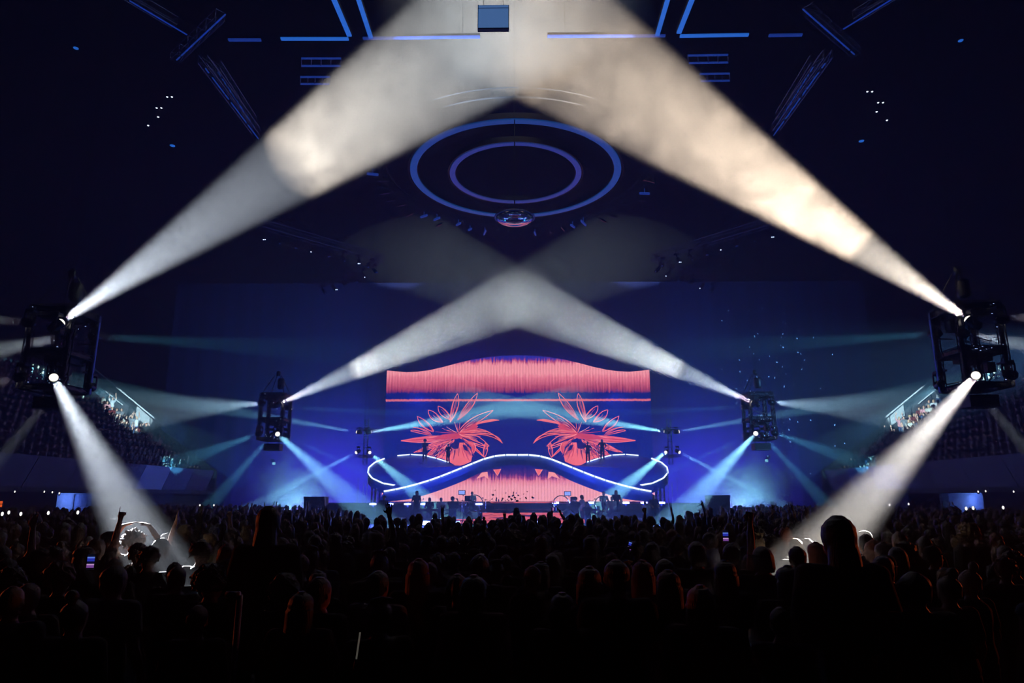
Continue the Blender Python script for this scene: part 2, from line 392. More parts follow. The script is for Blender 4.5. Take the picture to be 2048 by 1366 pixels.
# ------------------------------------------------------------------ tower frames
M['chrome'] = mat('bright_tube', (0.85, 0.85, 0.9), 0.25, 0.9)
M['glint_dot'] = mat('glint_glow', (0.5,0.6,0.9), 0.4, emit=(0.35, 0.5, 1.0), es=1.2)  # small glow painted in as glints on the tower metal
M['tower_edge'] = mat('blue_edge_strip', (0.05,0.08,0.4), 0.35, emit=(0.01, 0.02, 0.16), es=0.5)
def tower(m, key, label):
    T, B = TOWERS[key]; h = D/2
    c = Vector(((T.x+B.x)/2-h, T.y+DY/2, 0)); zt = T.z+0.62; zb = B.z-0.28
    if m: c.x = -c.x
    o = thing('lamp_tower', label, 'lighting tower', (c.x, c.y, zb), 0, 'hanging beam lamp towers')
    H = zt-zb; w = 0.62
    for sx in (-1, 1):
        for sy in (-1, 1):
            p = MB(); p.truss((sx*w, sy*w, 0), (sx*w, sy*w, H), 0.16, 0.02, 0.4); p.box((sx*w, sy*w, H*0.5), (0.09, 0.09, H))
            p.build('post', M['dark_truss'], o)
    def frame(z, hh, nm):
        f = MB()
        for s in (-1, 1):
            f.truss((-w, s*w, z), (w, s*w, z), hh, 0.018, 0.4); f.truss((s*w, -w, z), (s*w, w, z), hh, 0.018, 0.4)
            f.box((0, s*w, z), (2*w, 0.05, hh*0.6)); f.box((s*w, 0, z), (0.05, 2*w, hh*0.6))
        f.build(nm, M['dark_truss'], o)
    frame(H-0.1, 0.24, 'top_frame'); frame(H*0.44, 0.18, 'middle_frame'); frame(0.06, 0.14, 'bottom_frame')
    for c_, d_ in (((0, 0, H-0.2), (0.9, 0.9, 0.3)), ((0.1, 0.1, H*0.38), (0.8, 0.7, 0.24)), ((-0.3, 0.2, H-0.55), (0.3, 0.3, 0.35)), ((0.35, -0.2, H*0.25), (0.25, 0.3, 0.3))):
        g = MB(); g.box(c_, d_); g.build('power_box', M['black_plastic'], o)
    for p1, p2 in (((-0.45, -w, H*0.60), (0.35, -w+0.1, H*0.54)), ((0.1, w, H*0.63), (0.62, w, H*0.63)), ((-0.5, w, 0.25), (-0.2, w*0.4, 0.3)), ((0.0, -w, 0.16), (0.22, -w, 0.38)), ((-0.6, 0.5, H*0.66), (-0.15, 0.5, H*0.655))):
        t = MB(); t.tube(p1, p2, 0.017); t.build('cross_tube', M['chrome'], o)
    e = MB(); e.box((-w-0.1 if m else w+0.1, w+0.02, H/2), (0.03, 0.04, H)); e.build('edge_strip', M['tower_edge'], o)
    rnd = random.Random(len(key)*3 + m)
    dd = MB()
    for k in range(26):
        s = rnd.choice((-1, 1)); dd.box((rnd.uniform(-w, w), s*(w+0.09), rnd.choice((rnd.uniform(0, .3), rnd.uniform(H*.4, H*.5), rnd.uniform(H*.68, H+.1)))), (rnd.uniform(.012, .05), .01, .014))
    dd.build('painted_glint', M['glint_dot'], o)
    # hanging cables and chain bag
    cb = MB()
    for sx in (-1, 1):
        for sy in (-1, 1): cb.tube((sx*w, sy*w, H), (sx*0.12, sy*0.12, H+1.15), 0.02)
    cb.tube((0, 0, H+1.1), (0, 0, H+1.35), 0.12, n=8)
    cb.build('lifting_sling', M['black_metal'], o)
    for k in range(2): cable(o, (0.08*k-0.04, 0, H+1.2), (0.08*k-0.04, 0, 29.9-zb), 0.007)
    bx = MB(); bx.lathe([(0.14,0),(0.2,0.1),(0.2,0.5),(0.16,0.6)], (0.15, 0.1, H+0.35), 10); bx.build('chain_bag', M['black_plastic'], o)
    u = MB(); u.box((0.02, 0, -0.38), (0.88, 0.6, 0.36)); u.box((0.02, 0, -0.205), (0.9, 0.62, 0.02))
    for s in (-0.3, 0.32): u.tube((s, 0, -0.2), (s, 0, 0.05), 0.02)
    u.build('ballast_box', M['black_plastic'], o)
    u = MB(); u.box((0.02, -0.31, -0.555), (0.8, 0.02, 0.02)); u.build('box_light_strip', M['chrome'], o)
    return o
for m in (0, 1):
    sd = 'right' if m else 'left'
    tower(m, 'near', 'large black cage tower of beam lamps nearest the camera on the %s' % sd)
    tower(m, 'mid', 'black cage tower of beam lamps hanging midway to the stage, %s' % sd)
    # the rear pair are slim ladders, one post between four lamps
    T, B = TOWERS['far']; c = Vector((T.x-D/2, T.y+DY/2, B.z-0.9))
    if m: c.x = -c.x
    o = thing('lamp_ladder', 'slim truss ladder with four beam lamps beside the curved screen, %s' % sd, 'lighting tower', c, 0, 'hanging beam lamp towers')
    p = MB(); p.truss((0, 0, 0), (0, 0, 3.6), 0.3, 0.018, 0.45); p.build('post', M['dark_truss'], o)
    p = MB()
    for z in (T.z-c.z+0.25, B.z-c.z-0.25): p.truss((-D/2-.15, -.6, z), (D/2+.15, -.6, z), 0.16, 0.015, 0.4); p.truss((-D/2-.15, .6, z), (D/2+.15, .6, z), 0.16, 0.015, 0.4); p.truss((0, -.6, z), (0, .6, z), 0.16, 0.015, 0.4)
    p.build('arm', M['dark_truss'], o)
    for k in (-1, 1): cable(o, (k*.15, 0, 3.5), (k*.15, 0, 29.9-c.z), 0.015)

# ------------------------------------------------------------------ rigging under the roof
M['rig_blue'] = mat('blue_rig_glow', (0.1,0.2,0.6), 0.4, emit=(0.02, 0.16, 0.75), es=0.8)
M['rig_dim'] = mat('dim_rig_glow', (0.05,0.1,0.4), 0.4, emit=(0.01, 0.04, 0.30), es=0.7)  # dim emission painted in for blue light on bars and grid rails
M['cold_white'] = mat('cold_white_lens', (0.8,0.85,1), 0.4, emit=(0.7, 0.8, 1.0), es=2.0)
def batten(p1, p2, z, w, m, label, name='painted_glow_bar', mt='rig_blue'):
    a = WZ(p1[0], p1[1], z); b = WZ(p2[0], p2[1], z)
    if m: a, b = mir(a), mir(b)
    c = (a+b)/2; o = thing(name, label, 'light batten', c, 0, 'roof bars with painted blue glow')
    x = MB(); x.bar(a-c, b-c, w, 0.08); x.build('diffuser', M[mt], o)  # glow painted in for blue light falling on the metal bar
    x = MB(); x.bar(a-c+Vector((0,0,.1)), b-c+Vector((0,0,.1)), w*1.3, 0.1)
    for t in (0.15, 0.85):
        p = (a-c).lerp(b-c, t); x.tube(p, p+Vector((0,0,29.9-z)), 0.012, n=3)
    x.build('housing', M['black_metal'], o)
for m in (0, 1):
    sd = ('left', 'right')[m]
    batten((664, -10), (699, 72), 24, 0.22, m, 'bar with painted blue glow slanting toward the camera, inner %s of the roof pair' % sd)
    batten((714, -10), (742, 76), 24, 0.2, m, 'bar with painted blue glow slanting beside the screen box, %s side' % sd)
    batten((562, 78), (697, 78), 24, 0.17, m, 'level bar with bright painted blue glow under the roof, %s of centre' % sd)
    batten((457, 80), (522, 80), 24, 0.15, m, 'short level bar with dim painted blue glow at the outer %s' % sd, mt='rig_dim')
    batten((726, 77), (960, 74), 24, 0.14, m, 'level bar with dim painted blue glow passing behind the smoke, %s half' % sd, mt='rig_dim')
    # box grids
    for gi, (x0, x1, y0, y1, lb) in enumerate(((603, 682, 117, 132, 'front'), (601, 660, 154, 168, 'rear'))):
        a = WZ(x0, y0, 23.4); b = WZ(x1, y0, 23.4); c = WZ(x0, y1, 23.4)
        if m: a, b, c = mir(a), mir(b), mir(c)
        d = b+(c-a)
        o = thing('rigging_grid', '%s rectangular tube grid under the roof, %s side' % (lb, sd), 'rigging', a, 0, 'tube grids under the roof')
        x = MB()
        for k in range(5): x.tube((b-a)*k/4, (c-a)+(b-a)*k/4, 0.03, n=5)
        x.build('cross_tube', M['truss_metal'], o)
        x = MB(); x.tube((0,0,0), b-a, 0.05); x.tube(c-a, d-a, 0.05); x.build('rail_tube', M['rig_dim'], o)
        for k in (0.1, 0.9): cable(o, (b-a)*k, (b-a)*k+Vector((0,0,6.4)))
    # long side trusses running toward the stage
    for pi, (p1, p2, z, lb) in enumerate((((405, 118), (512, 262), 22, 'outer'), ((432, 128), (505, 240), 22.6, 'inner'), ((255, -12), (350, 45), 23, 'upper'), ((350, 115), (440, 30), 22, 'crosswise'))):
        a = WZ(*p1, z); b = WZ(*p2, z)
        if m: a, b = mir(a), mir(b)
        o = thing('roof_truss', '%s long box truss slanting under the roof, %s side' % (lb, sd), 'truss', a, 0, 'box trusses under the roof')
        x = MB(); x.truss((0,0,0), b-a, 0.4, 0.03, 0.9); x.build('lattice', M['truss_metal'], o)
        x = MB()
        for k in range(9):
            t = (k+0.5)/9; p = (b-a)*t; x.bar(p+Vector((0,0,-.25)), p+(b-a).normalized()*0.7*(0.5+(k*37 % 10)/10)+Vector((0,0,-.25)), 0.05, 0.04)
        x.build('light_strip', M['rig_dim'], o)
        for k in (0.1, 0.5, 0.9): cable(o, (b-a)*k, (b-a)*k+Vector((0,0,29.8-z)))
    # twin white spots and blue discs
    for q, (px, py, tw) in enumerate(((335, 195, 1), (314, 217, 1), (317, 235, 0), (297, 252, 0))):
        p = W(px, py, 36)
        if m: p = mir(p)
        o = thing('ceiling_spotlight', '%s cold white spotlight of the cluster on the far %s roof' % (('topmost', 'second', 'third', 'lowest')[q], sd), 'spotlight', p, 0, 'white spotlights in the roof clusters')
        x = MB(); x.lathe([(0.1,0.25),(0.11,0.02)], seg=10)
        if tw: x.lathe([(0.1,0.25),(0.11,0.02)], (0.28,0,0), 10)
        x.tube((0,0,0.2), (0,0,29.9-p.z), 0.012, n=3); x.build('housing', M['black_metal'], o)
        x = MB(); x.sphere((0,-0.03,0.03), 0.06)
        if tw: x.sphere((0.28,-0.03,0.03), 0.06)
        x.build('lens', M['cold_white'], o)
    for q, (px, py) in enumerate(((152, 97), (345, 292), (55, 3))):
        p = W(px, py, 34)
        if m: p = mir(p)
        o = thing('ceiling_lamp', '%s round dim blue lamp on the dark roof, %s side' % (('large', 'low', 'outermost')[q], sd), 'lamp', p, 0, 'round blue roof lamps')
        x = MB(); x.lathe([(0.13,0.16),(0.16,0.02)], seg=12); x.tube((0,0,0.1), (0,0,29.9-p.z), 0.012, n=3); x.build('housing', M['black_metal'], o)
        x = MB(); x.sphere((0,0,0.02), (0.14,0.14,0.05)); x.build('lens', M['rig_blue'], o)

# hanging screen box at the top of the view
a = W(955, 58, 24); b_ = W(1018, 10, 24)
o = thing('screen_box', 'small rectangular pale blue screen box hanging high above the ring', 'screen', ((a.x+b_.x)/2, 24, (a.z+b_.z)/2))
x = MB(); x.box((0,0.1,0), (b_.x-a.x, 0.2, b_.z-a.z)); 
for s in (-.4, .4): x.tube((s,0.1,.3), (s,0.1,29.9-(a.z+b_.z)/2), 0.012, n=3)
x.build('housing', M['black_metal'], o)
x = MB(); x.box((0,-0.012,-0.06), ((b_.x-a.x)*.96, 0.02, (b_.z-a.z)*.8)); x.box((0,-0.014,(b_.z-a.z)*.43), ((b_.x-a.x)*.96, 0.02, (b_.z-a.z)*.09))
x.build('display', mat('pale_display', (0.3,0.35,0.45), 0.5, emit=(0.06, 0.14, 0.34), es=1.0), o)

# ------------------------------------------------------------------ the ring over the floor
RC = W(1033, 352, 39.5)
RC.x = 0.0
M['ring_face'] = mat('ring_face_light', (0.1,0.2,0.6), 0.4, emit=(0.002, 0.06, 0.26), es=0.62)
M['ring_violet'] = mat('inner_ring_light', (0.2,0.2,0.6), 0.4, emit=(0.008, 0.035, 0.19), es=0.62)
for rad, w_, mt, lb, nm in ((6.35, 0.42, 'ring_face', 'large blue lit ring hanging level above the crowd', 'outer'), (3.95, 0.34, 'ring_violet', 'smaller violet blue ring hanging inside the large ring', 'inner')):
    o = thing('light_ring', lb, 'ceiling ring', RC, 0, 'hanging light rings')
    x = MB(); x.ring((0,0,0), rad, w_, 0.08); x.build('diffuser', M[mt], o)
    x = MB(); x.ring((0,0,0.09), rad, w_*1.3, 0.3); x.ring((0,0,0.02), rad+w_*0.8, 0.05, 0.2); x.build('hoop', M['black_metal'], o)
    for k in range(4): t = PI*k/2+.8; cable(o, (rad*math.cos(t), rad*math.sin(t), .3), (rad*math.cos(t), rad*math.sin(t), 29.9-RC.z), .006)
M['ring_truss'] = mat('ring_truss_paint', (0.02,0.022,0.03), 0.6, 0.0)
o = thing('ring_truss', 'round outer truss with many small blue lit fixtures around the rings', 'truss', RC+Vector((0,0,0.1)))
x = MB(); n = 48
for rr, zz in ((8.5, 0), (8.9, 0.3), (8.1, 0.3)):
    x.path([(rr*math.cos(2*PI*k/n), rr*math.sin(2*PI*k/n), zz) for k in range(n+1)], 0.03, n=4)
for k in range(n):
    t = 2*PI*k/n; c_, s_ = math.cos(t), math.sin(t)
    x.tube((8.5*c_, 8.5*s_, 0), (8.9*c_, 8.9*s_, .3), .02, n=3); x.tube((8.5*c_, 8.5*s_, 0), (8.1*c_, 8.1*s_, .3), .02, n=3)
for k in range(8): t = PI*k/4; x.tube((8.5*math.cos(t), 8.5*math.sin(t), 0), (8.5*math.cos(t), 8.5*math.sin(t), 29.8-RC.z), 0.012, n=3)
x.build('lattice', M['ring_truss'], o)
rnd = random.Random(3)
for k in range(30):
    t = -0.12+(PI+0.24)*k/29+rnd.uniform(-.03,.03); rr = 8.6+rnd.uniform(-.3,.6); p = Vector((rr*math.cos(t), rr*math.sin(t), -0.35))
    d = Vector((math.cos(t), math.sin(t), 0)); x = MB(); x.bar(p-d*0.35, p+d*0.35+Vector((0,0,rnd.uniform(-.2,.2))), 0.1, 0.14); x.tube(p, p+Vector((0,0,.4)), .02, n=4)
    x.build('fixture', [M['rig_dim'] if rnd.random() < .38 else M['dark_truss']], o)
# mirrored dome
dc = W(1033, 436, 33.0); dc.x = 0
o = thing('mirror_dome', 'glossy red reflecting flattened dome hanging under the rings', 'mirror dome', dc)
x = MB(); x.sphere((0,0,0), (0.98,0.98,0.34), 32, 16); x.build('mirror_shell', mat('dark_mirror', (0.9,0.85,0.85), 0.04, 1.0, 0.02), o)
x = MB(); x.ring((0,0,0.0), 1.02, 0.06, 0.05, 40); x.build('rim', M['truss_metal'], o)
x = MB(); x.tube((0,0,0.4), (0,0,29.9-dc.z), 0.03); x.build('suspension_cable', M['black_metal'], o)

# L-shaped trusses with moving heads left and right of the stage roof
M['fix_glint'] = mat('fixture_lens_glint', (0.6,0.7,1), 0.3, emit=(0.45, 0.6, 1.0), es=3.0)  # emission painted in as bluish white glints on the fixtures
for m in (0, 1):
    sd = ('left', 'right')[m]
    P0 = W(520, 447, 46); P1 = W(763, 517, 60); P2 = W(628, 578, 68)
    P1.z = P0.z; P2.z = P0.z-0.5
    P1 = W(763, 517, 55); P0 = W(520, 447, 46); P2 = W(628, 572, 61)
    if m: P0, P1, P2 = mir(P0), mir(P1), mir(P2)
    o = thing('lighting_truss', 'bent lighting truss with rows of small lamps above the stage wing, %s' % sd, 'truss', P1, 0, 'bent lighting trusses above the stage')
    x = MB(); x.truss(P0-P1, (0,0,0), 0.55, 0.03, 0.7); x.truss((0,0,0), P2-P1, 0.5, 0.03, 0.7); x.build('lattice', M['truss_metal'], o)
    for a_, b_ in ((P0-P1, Vector((0,0,0))), (Vector((0,0,0)), P2-P1)):
        for k in (0.05, 0.5, 0.9): p = a_.lerp(b_, k); cable(o, p, p+Vector((0,0,29.9-P1.z-p.z)))
    rnd = random.Random(11)
    for k in range(14):
        if k < 8: p = (P0-P1)*(1-(k+.3)/8)
        else: p = (P2-P1)*((k-7.4)/6.6)
        hb = MB(); q = p+Vector((rnd.uniform(-.2,.2), -0.1, -0.75)); tl = Vector((rnd.uniform(-.4,.4) if k < 8 else 0.55*(-1 if m else 1), rnd.uniform(-.6,0), -0.6))
        hb.tube(q, q+tl*0.7, 0.14, 0.17, n=8); hb.tube(p+Vector((0,0,-.2)), q, 0.05, n=5); hb.box(p+Vector((0,0,-.35)), (.36,.3,.14))
        hd = hb.build('spot_head', M['black_metal'], o)
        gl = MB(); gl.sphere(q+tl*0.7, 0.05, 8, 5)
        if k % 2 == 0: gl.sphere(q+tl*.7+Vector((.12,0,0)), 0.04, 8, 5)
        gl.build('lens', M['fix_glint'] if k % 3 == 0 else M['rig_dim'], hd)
# ------------------------------------------------------------------ curved video screen
YS = 66.0
PINK = lin(238, 138, 148)
def zpx(py): return W(1036, py, YS).z
xl = W(773, 740, YS).x; xh = (W(1300, 740, YS).x - xl)/2
top = [(773,740),(790,742),(812,744),(835,743),(858,740),(885,734),(915,726),(945,719),(975,714),(1005,711.5),(1036,710.5)]
tp = [(-(W(2*1036-x_, y_, YS).x-W(1036, 700, YS).x), zpx(y_)) for x_, y_ in top]
poly = [(x_, z_) for x_, z_ in tp] + [(-x_, z_) for x_, z_ in tp[-2::-1]]
zb_ = zpx(1003); poly = poly + [(-tp[0][0], zb_), (tp[0][0], zb_)]
scr = thing('video_screen', 'huge curved top video screen with two pink flower heads on blue', 'screen', (0, YS, 0))
def screenmat():
    m, nt, out = nodemat('screen_picture'); N = nt.nodes.new; L = nt.links.new
    em = N('ShaderNodeEmission'); L(em.outputs[0], out.inputs[0]); em.inputs[1].default_value = 1.55
    tc = N('ShaderNodeTexCoord'); sx = N('ShaderNodeSeparateXYZ'); L(tc.outputs['Object'], sx.inputs[0])
    def mth(op, a, b=None, c=None):
        n = N('ShaderNodeMath'); n.operation = op
        for i, v in enumerate((a, b, c)):
            if v is None: continue
            if isinstance(v, (int, float)): n.inputs[i].default_value = v
            else: L(v, n.inputs[i])
        return n.outputs[0]
    X, Z = sx.outputs[0], sx.outputs[2]
    col = mth('FLOOR', mth('MULTIPLY', X, 7.0)); wn = N('ShaderNodeTexWhiteNoise'); wn.noise_dimensions = '1D'; L(col, wn.inputs['W'])
    cb = N('ShaderNodeCombineXYZ'); L(mth('MULTIPLY', X, 5.0), cb.inputs[0]); L(mth('MULTIPLY', Z, 0.9), cb.inputs[2])
    nz = N('ShaderNodeTexNoise'); nz.inputs['Scale'].default_value = 1.0; nz.inputs['Detail'].default_value = 3; L(cb.outputs[0], nz.inputs['Vector'])
    cb2 = N('ShaderNodeCombineXYZ'); L(mth('MULTIPLY', X, 0.3), cb2.inputs[0]); L(mth('MULTIPLY', Z, 14), cb2.inputs[2])
    n2 = N('ShaderNodeTexNoise'); n2.inputs['Scale'].default_value = 1.0; L(cb2.outputs[0], n2.inputs['Vector'])
    jit = mth('ADD', mth('MULTIPLY', mth('SUBTRACT', wn.outputs['Value'], 0.5), 0.22), mth('ADD', mth('MULTIPLY', mth('SUBTRACT', nz.outputs['Fac'], 0.5), 1.0), mth('MULTIPLY', mth('SUBTRACT', n2.outputs['Fac'], 0.5), 0.25)))
    z0, z1 = zpx(1003), zpx(708)
    # quiet the jitter around the thin line at y = 803
    dz = mth('ABSOLUTE', mth('SUBTRACT', Z, zpx(800))); q = N('ShaderNodeMapRange'); L(dz, q.inputs['Value']); q.inputs['From Min'].default_value = 0.25; q.inputs['From Max'].default_value = 1.2; q.inputs['To Min'].default_value = 0.12; q.inputs['To Max'].default_value = 1.0
    zz = mth('ADD', Z, mth('MULTIPLY', jit, q.outputs[0]))
    f = mth('DIVIDE', mth('SUBTRACT', zz, z0), z1-z0)
    r = N('ShaderNodeValToRGB'); L(f, r.inputs[0])
    st = [(1003,(242,158,166)),(975,(242,158,168)),(963,(228,125,145)),(957,(150,60,120)),(951,(70,30,110)),(938,(10,15,110)),(925,(2,22,118)),(812,(2,20,112)),(806,(6,26,125)),(804.5,(225,110,125)),(802,(220,105,120)),(800.5,(4,24,120)),
          (789,(3,22,118)),(786,(120,40,100)),(781,(165,60,95)),(770,(200,90,115)),(757,(230,122,140)),(748,(244,152,162)),(730,(242,148,160)),(724,(190,80,120)),(719,(70,40,150)),(712,(20,40,160))]
    st = [((1003-y_)/(1003-708), c_) for y_, c_ in st]
    e = r.color_ramp.elements
    e[0].position = st[0][0]; e[0].color = (*lin(*st[0][1]), 1); e[1].position = st[-1][0]; e[1].color = (*lin(*st[-1][1]), 1)
    for p_, c_ in st[1:-1]: k = e.new(p_); k.color = (*lin(*c_), 1)
    # diode columns
    w = mth('ADD', mth('MULTIPLY', mth('SINE', mth('MULTIPLY', X, 2*PI*3.5)), 0.10), 0.93)
    mx = N('ShaderNodeVectorMath'); mx.operation = 'SCALE'; L(r.outputs[0], mx.inputs[0]); L(w, mx.inputs['Scale'])
    L(mx.outputs[0], em.inputs[0]); m.cycles.emission_sampling = 'NONE'
    return m
x = MB(); x.prism([Vector((a_, 0.02, z_)) for a_, z_ in poly], (0, 0.3, 0)); x.build('cabinet', M['black_metal'], scr)
x = MB(); x.add([(a_, 0.0, z_) for a_, z_ in poly], [tuple(range(len(poly)))]); o = x.build('display', screenmat(), scr)
bm = bmesh.new(); bm.from_mesh(o.data); bmesh.ops.triangulate(bm, faces=bm.faces); bm.to_mesh(o.data); bm.free()
x = MB()
for s in (-1, 1):
    for k in (3, 9): x.tube((s*k, .2, 12), (s*k, .2, 29.9), 0.03, n=4)
    x.truss((s*12.2, 0.6, 0), (s*12.2, 0.6, 16), 0.5, 0.03, 1.2)
x.build('support_frame', M['dark_truss'], scr)
# flower heads: pink line drawing shown on the screen, measured on the left flower
FM = [nodemat('petal_glow_%s' % k) for k in ('bright', 'deep', 'dark', 'pale')]
for (m_, nt, out), c_ in zip(FM, (lin(238,104,108), lin(196,62,84), lin(24,14,92), lin(240,146,146))):
    e_ = nt.nodes.new('ShaderNodeEmission'); e_.inputs[0].default_value = (*c_, 1); nt.links.new(e_.outputs[0], out.inputs[0])
    nz = nt.nodes.new('ShaderNodeTexNoise'); nz.inputs['Scale'].default_value = 5; mr = nt.nodes.new('ShaderNodeMapRange'); mr.inputs['To Min'].default_value = 1.2; mr.inputs['To Max'].default_value = 1.9
    nt.links.new(nz.outputs['Fac'], mr.inputs['Value']); nt.links.new(mr.outputs[0], e_.inputs[1]); m_.cycles.emission_sampling = 'NONE'
def fxy(p):   # crop pixels of the left flower drawing -> metres on the screen
    px, py = 700+p[0]/3.414, 680+p[1]/3.414
    return ((px-1036)*YS/F*1.0*1.012, W(1036, py, YS).z)
def quadb(p0, p1, p2, n=12):
    return [((1-t)**2*p0[0]+2*t*(1-t)*p1[0]+t*t*p2[0], (1-t)**2*p0[1]+2*t*(1-t)*p1[1]+t*t*p2[1]) for t in (i/n for i in range(n+1))]
def flower(sign):
    x = MB(); rnd = random.Random(5); lay = [0]
    def stroke(pts, w0, w1, mi=0):
        lay[0] += 1; yy = -0.012-0.00004*lay[0]
        P = [fxy(p) for p in pts]; vs = []; n = len(P)
        for i, p in enumerate(P):
            a_ = P[max(0, i-1)]; b_ = P[min(n-1, i+1)]; dx, dz = b_[0]-a_[0], b_[1]-a_[1]; l = math.hypot(dx, dz) or 1
            w = (w0+(w1-w0)*i/(n-1))*YS/F/3.414/2; nx, nz_ = -dz/l*w, dx/l*w
            vs += [(sign*(p[0]+nx), yy, p[1]+nz_), (sign*(p[0]-nx), yy, p[1]-nz_)]
        x.add(vs, [(2*i, 2*i+1, 2*i+3, 2*i+2) for i in range(n-1)], mi)
    def area(pts, mi):
        lay[0] += 1; yy = -0.012-0.00004*lay[0]
        P = [fxy(p) for p in pts]; c_ = (sum(p[0] for p in P)/len(P), sum(p[1] for p in P)/len(P))
        x.add([(sign*c_[0], yy, c_[1])]+[(sign*p[0], yy, p[1]) for p in P], [(0, 1+i, 1+(i+1) % len(P)) for i in range(len(P))], mi)
    # (base, tip, side control A, side control B, streaks, fill)
    C0 = (745, 635)
    petals = [
      ((690,560),(737,365),(690,430),(770,450),4,None), ((740,545),(872,362),(790,430),(860,470),9,None), ((700,545),(607,450),(600,520),(670,470),4,None),
      ((640,560),(540,478),(545,560),(590,480),3,None), ((580,625),(467,520),(480,600),(560,560),3,None), ((570,650),(425,620),(440,600),(500,640),3,None), ((560,640),(440,596),(470,590),(520,600),2,None),
      ((C0),(980,480),(800,520),(900,560),9,None), ((C0),(1020,548),(860,545),(930,520),6,0), ((745,650),(1045,706),(900,540),(960,620),8,None), ((745,660),(1040,700),(930,560),(1000,600),2,None),
      ((740,660),(955,725),(850,600),(900,730),5,None), ((760,655),(940,745),(800,700),(930,700),4,None), ((770,670),(925,802),(830,690),(870,760),10,1), ((930,700),(925,802),(960,740),(905,770),2,None),
      ((740,660),(362,688),(560,640),(600,720),9,1), ((700,650),(362,686),(500,668),(520,700),3,None), ((745,655),(450,768),(600,690),(560,740),5,0), ((700,680),(470,765),(560,690),(540,760),3,None),
      ((700,690),(530,795),(600,700),(610,770),6,1), ((700,690),(560,800),(640,700),(650,780),5,None), ((720,680),(600,810),(640,740),(680,790),5,None), ((850,700),(848,775),(830,740),(880,740),3,1),
    ]
    for i, (b0, tp_, ca, cb_, ns, fill) in enumerate(petals):
        A = quadb(b0, ca, tp_); B = quadb(b0, cb_, tp_)
        if fill is not None: area(A+B[::-1][1:-1], fill)
        elif i in (0, 1, 7, 9): area(A+B[::-1][1:-1], 2) if i == 9 else None
        stroke(A, 7, 4, 0); stroke(B, 7, 4, 0)
        for k in range(ns):
            t = (k+0.5+rnd.uniform(-.3,.3))/ns; e_ = rnd.uniform(0.45, 0.95)
            S = [(p[0]*(1-t)+q_[0]*t+rnd.uniform(-2,2), p[1]*(1-t)+q_[1]*t+rnd.uniform(-2,2)) for p, q_ in zip(A, B)][: max(3, int(12*e_))]
            stroke(S, 4.5, 1.5, rnd.choice((0,0,1,1,2,3)))
    # the mass under the centre
    area([(745,700),(690,735),(640,775),(600,800),(650,812),(700,838),(740,862),(790,850),(835,830),(842,790),(830,745),(790,700)], 0)
    area([(640,645),(740,640),(790,600),(860,570),(880,590),(840,630),(790,655),(740,675),(640,680),(560,675)], 1)
    for k in range(90):
        x0 = rnd.uniform(600, 830); y0 = rnd.uniform(700, 760); l = rnd.uniform(30, 90); s_ = (x0-740)/160
        stroke(quadb((x0, y0), (x0+s_*l*.3, y0+l*.5), (x0+s_*l, y0+l*.8), 6), 3.5, 1.5, rnd.choice((1,1,3,2,2)))
    for k in range(70):
        a_ = rnd.uniform(-2.9, 0.9); r0 = rnd.uniform(5, 30); r1 = rnd.uniform(50, 150); bd = rnd.uniform(-.25,.25)
        p0 = (745+r0*math.cos(a_), 635+r0*math.sin(a_)*.6); p2 = (745+r1*1.15*math.cos(a_+bd), 635+r1*math.sin(a_+bd)*.55)
        if -2.3 < a_ < -1.75: continue
        stroke(quadb(p0, ((p0[0]+p2[0])/2+rnd.uniform(-8,8), (p0[1]+p2[1])/2+rnd.uniform(-8,8)), p2, 6), 5, 2, rnd.choice((0,1,1,3,2)))
    area([(700,705),(735,690),(755,700),(750,740),(720,745),(690,725)], 2); area([(775,715),(800,720),(815,760),(790,750)], 2)
    # loose tips that reach below the ramp
    area([(985,885),(1035,880),(1012,925),(1000,915)], 0); stroke([(985,885),(1012,926),(1034,880)], 5, 4, 3)
    area([(905,905),(945,900),(952,952),(925,930),(870,948)], 3)
    return x
for s_, lb in ((1, 'left'), (-1, 'right')):
    o = flower(s_).build('flower_picture', [f[0] for f in FM], scr); o['label'] = 'pink line drawn flower head on the %s half of the screen' % lb

# ------------------------------------------------------------------ curling ramp with light tubes
M['ramp'] = mat('ramp_surface', (0.06, 0.12, 0.45), 0.55, scale=1.5)
M['ramp_face'] = mat('ramp_side', (0.07, 0.13, 0.45), 0.45, scale=1.2)
M['tube_white'] = mat('white_light_tube', (0.9,0.95,1), 0.3, emit=(0.72, 0.9, 1.0), es=2.6)
M['tube_white'].cycles.emission_sampling = 'NONE'
def curve_pts(px, n):
    """Catmull-Rom through (px, py, Y) points, resampled to n+1 world points"""
    P = [Vector(p) for p in px]; P = [2*P[0]-P[1]]+P+[2*P[-1]-P[-2]]; out = []
    for i in range(1, len(P)-2):
        for k in range(20):
            t = k/20; a_, b_, c_, d_ = P[i-1:i+3]
            out.append(0.5*((2*b_)+(c_-a_)*t+(2*a_-5*b_+4*c_-d_)*t*t+(3*b_-a_-3*c_+d_)*t**3))
    out.append(P[-2]); out = [W(p.x, p.y, p.z) for p in out]
    L_ = [0]
    for a_, b_ in zip(out, out[1:]): L_.append(L_[-1]+(b_-a_).length)
    res = []
    for k in range(n+1):
        s = L_[-1]*k/n; i = 0
        while i < len(L_)-2 and L_[i+1] < s: i += 1
        res.append(out[i].lerp(out[i+1], (s-L_[i])/max(1e-6, L_[i+1]-L_[i])))
    return res
C = 1036
front = [(769,984,53.5),(797,979,53.5),(828,971.5,53.5),(860,962,53.5),(893,950,53.5),(941,930.5,53.6),(967,920,53.8),(993,913,54),(1012,911,54),(1036,911,54)]
F1 = curve_pts(front, 60)
under = [(760,1004,53.3),(800,1001,53.3),(830,996,53.3),(860,987.5,53.3),(893,976,53.4),(930,961,53.5),(960,946,53.7),(990,936,53.9),(1012,931,54),(1036,929.5,54)]
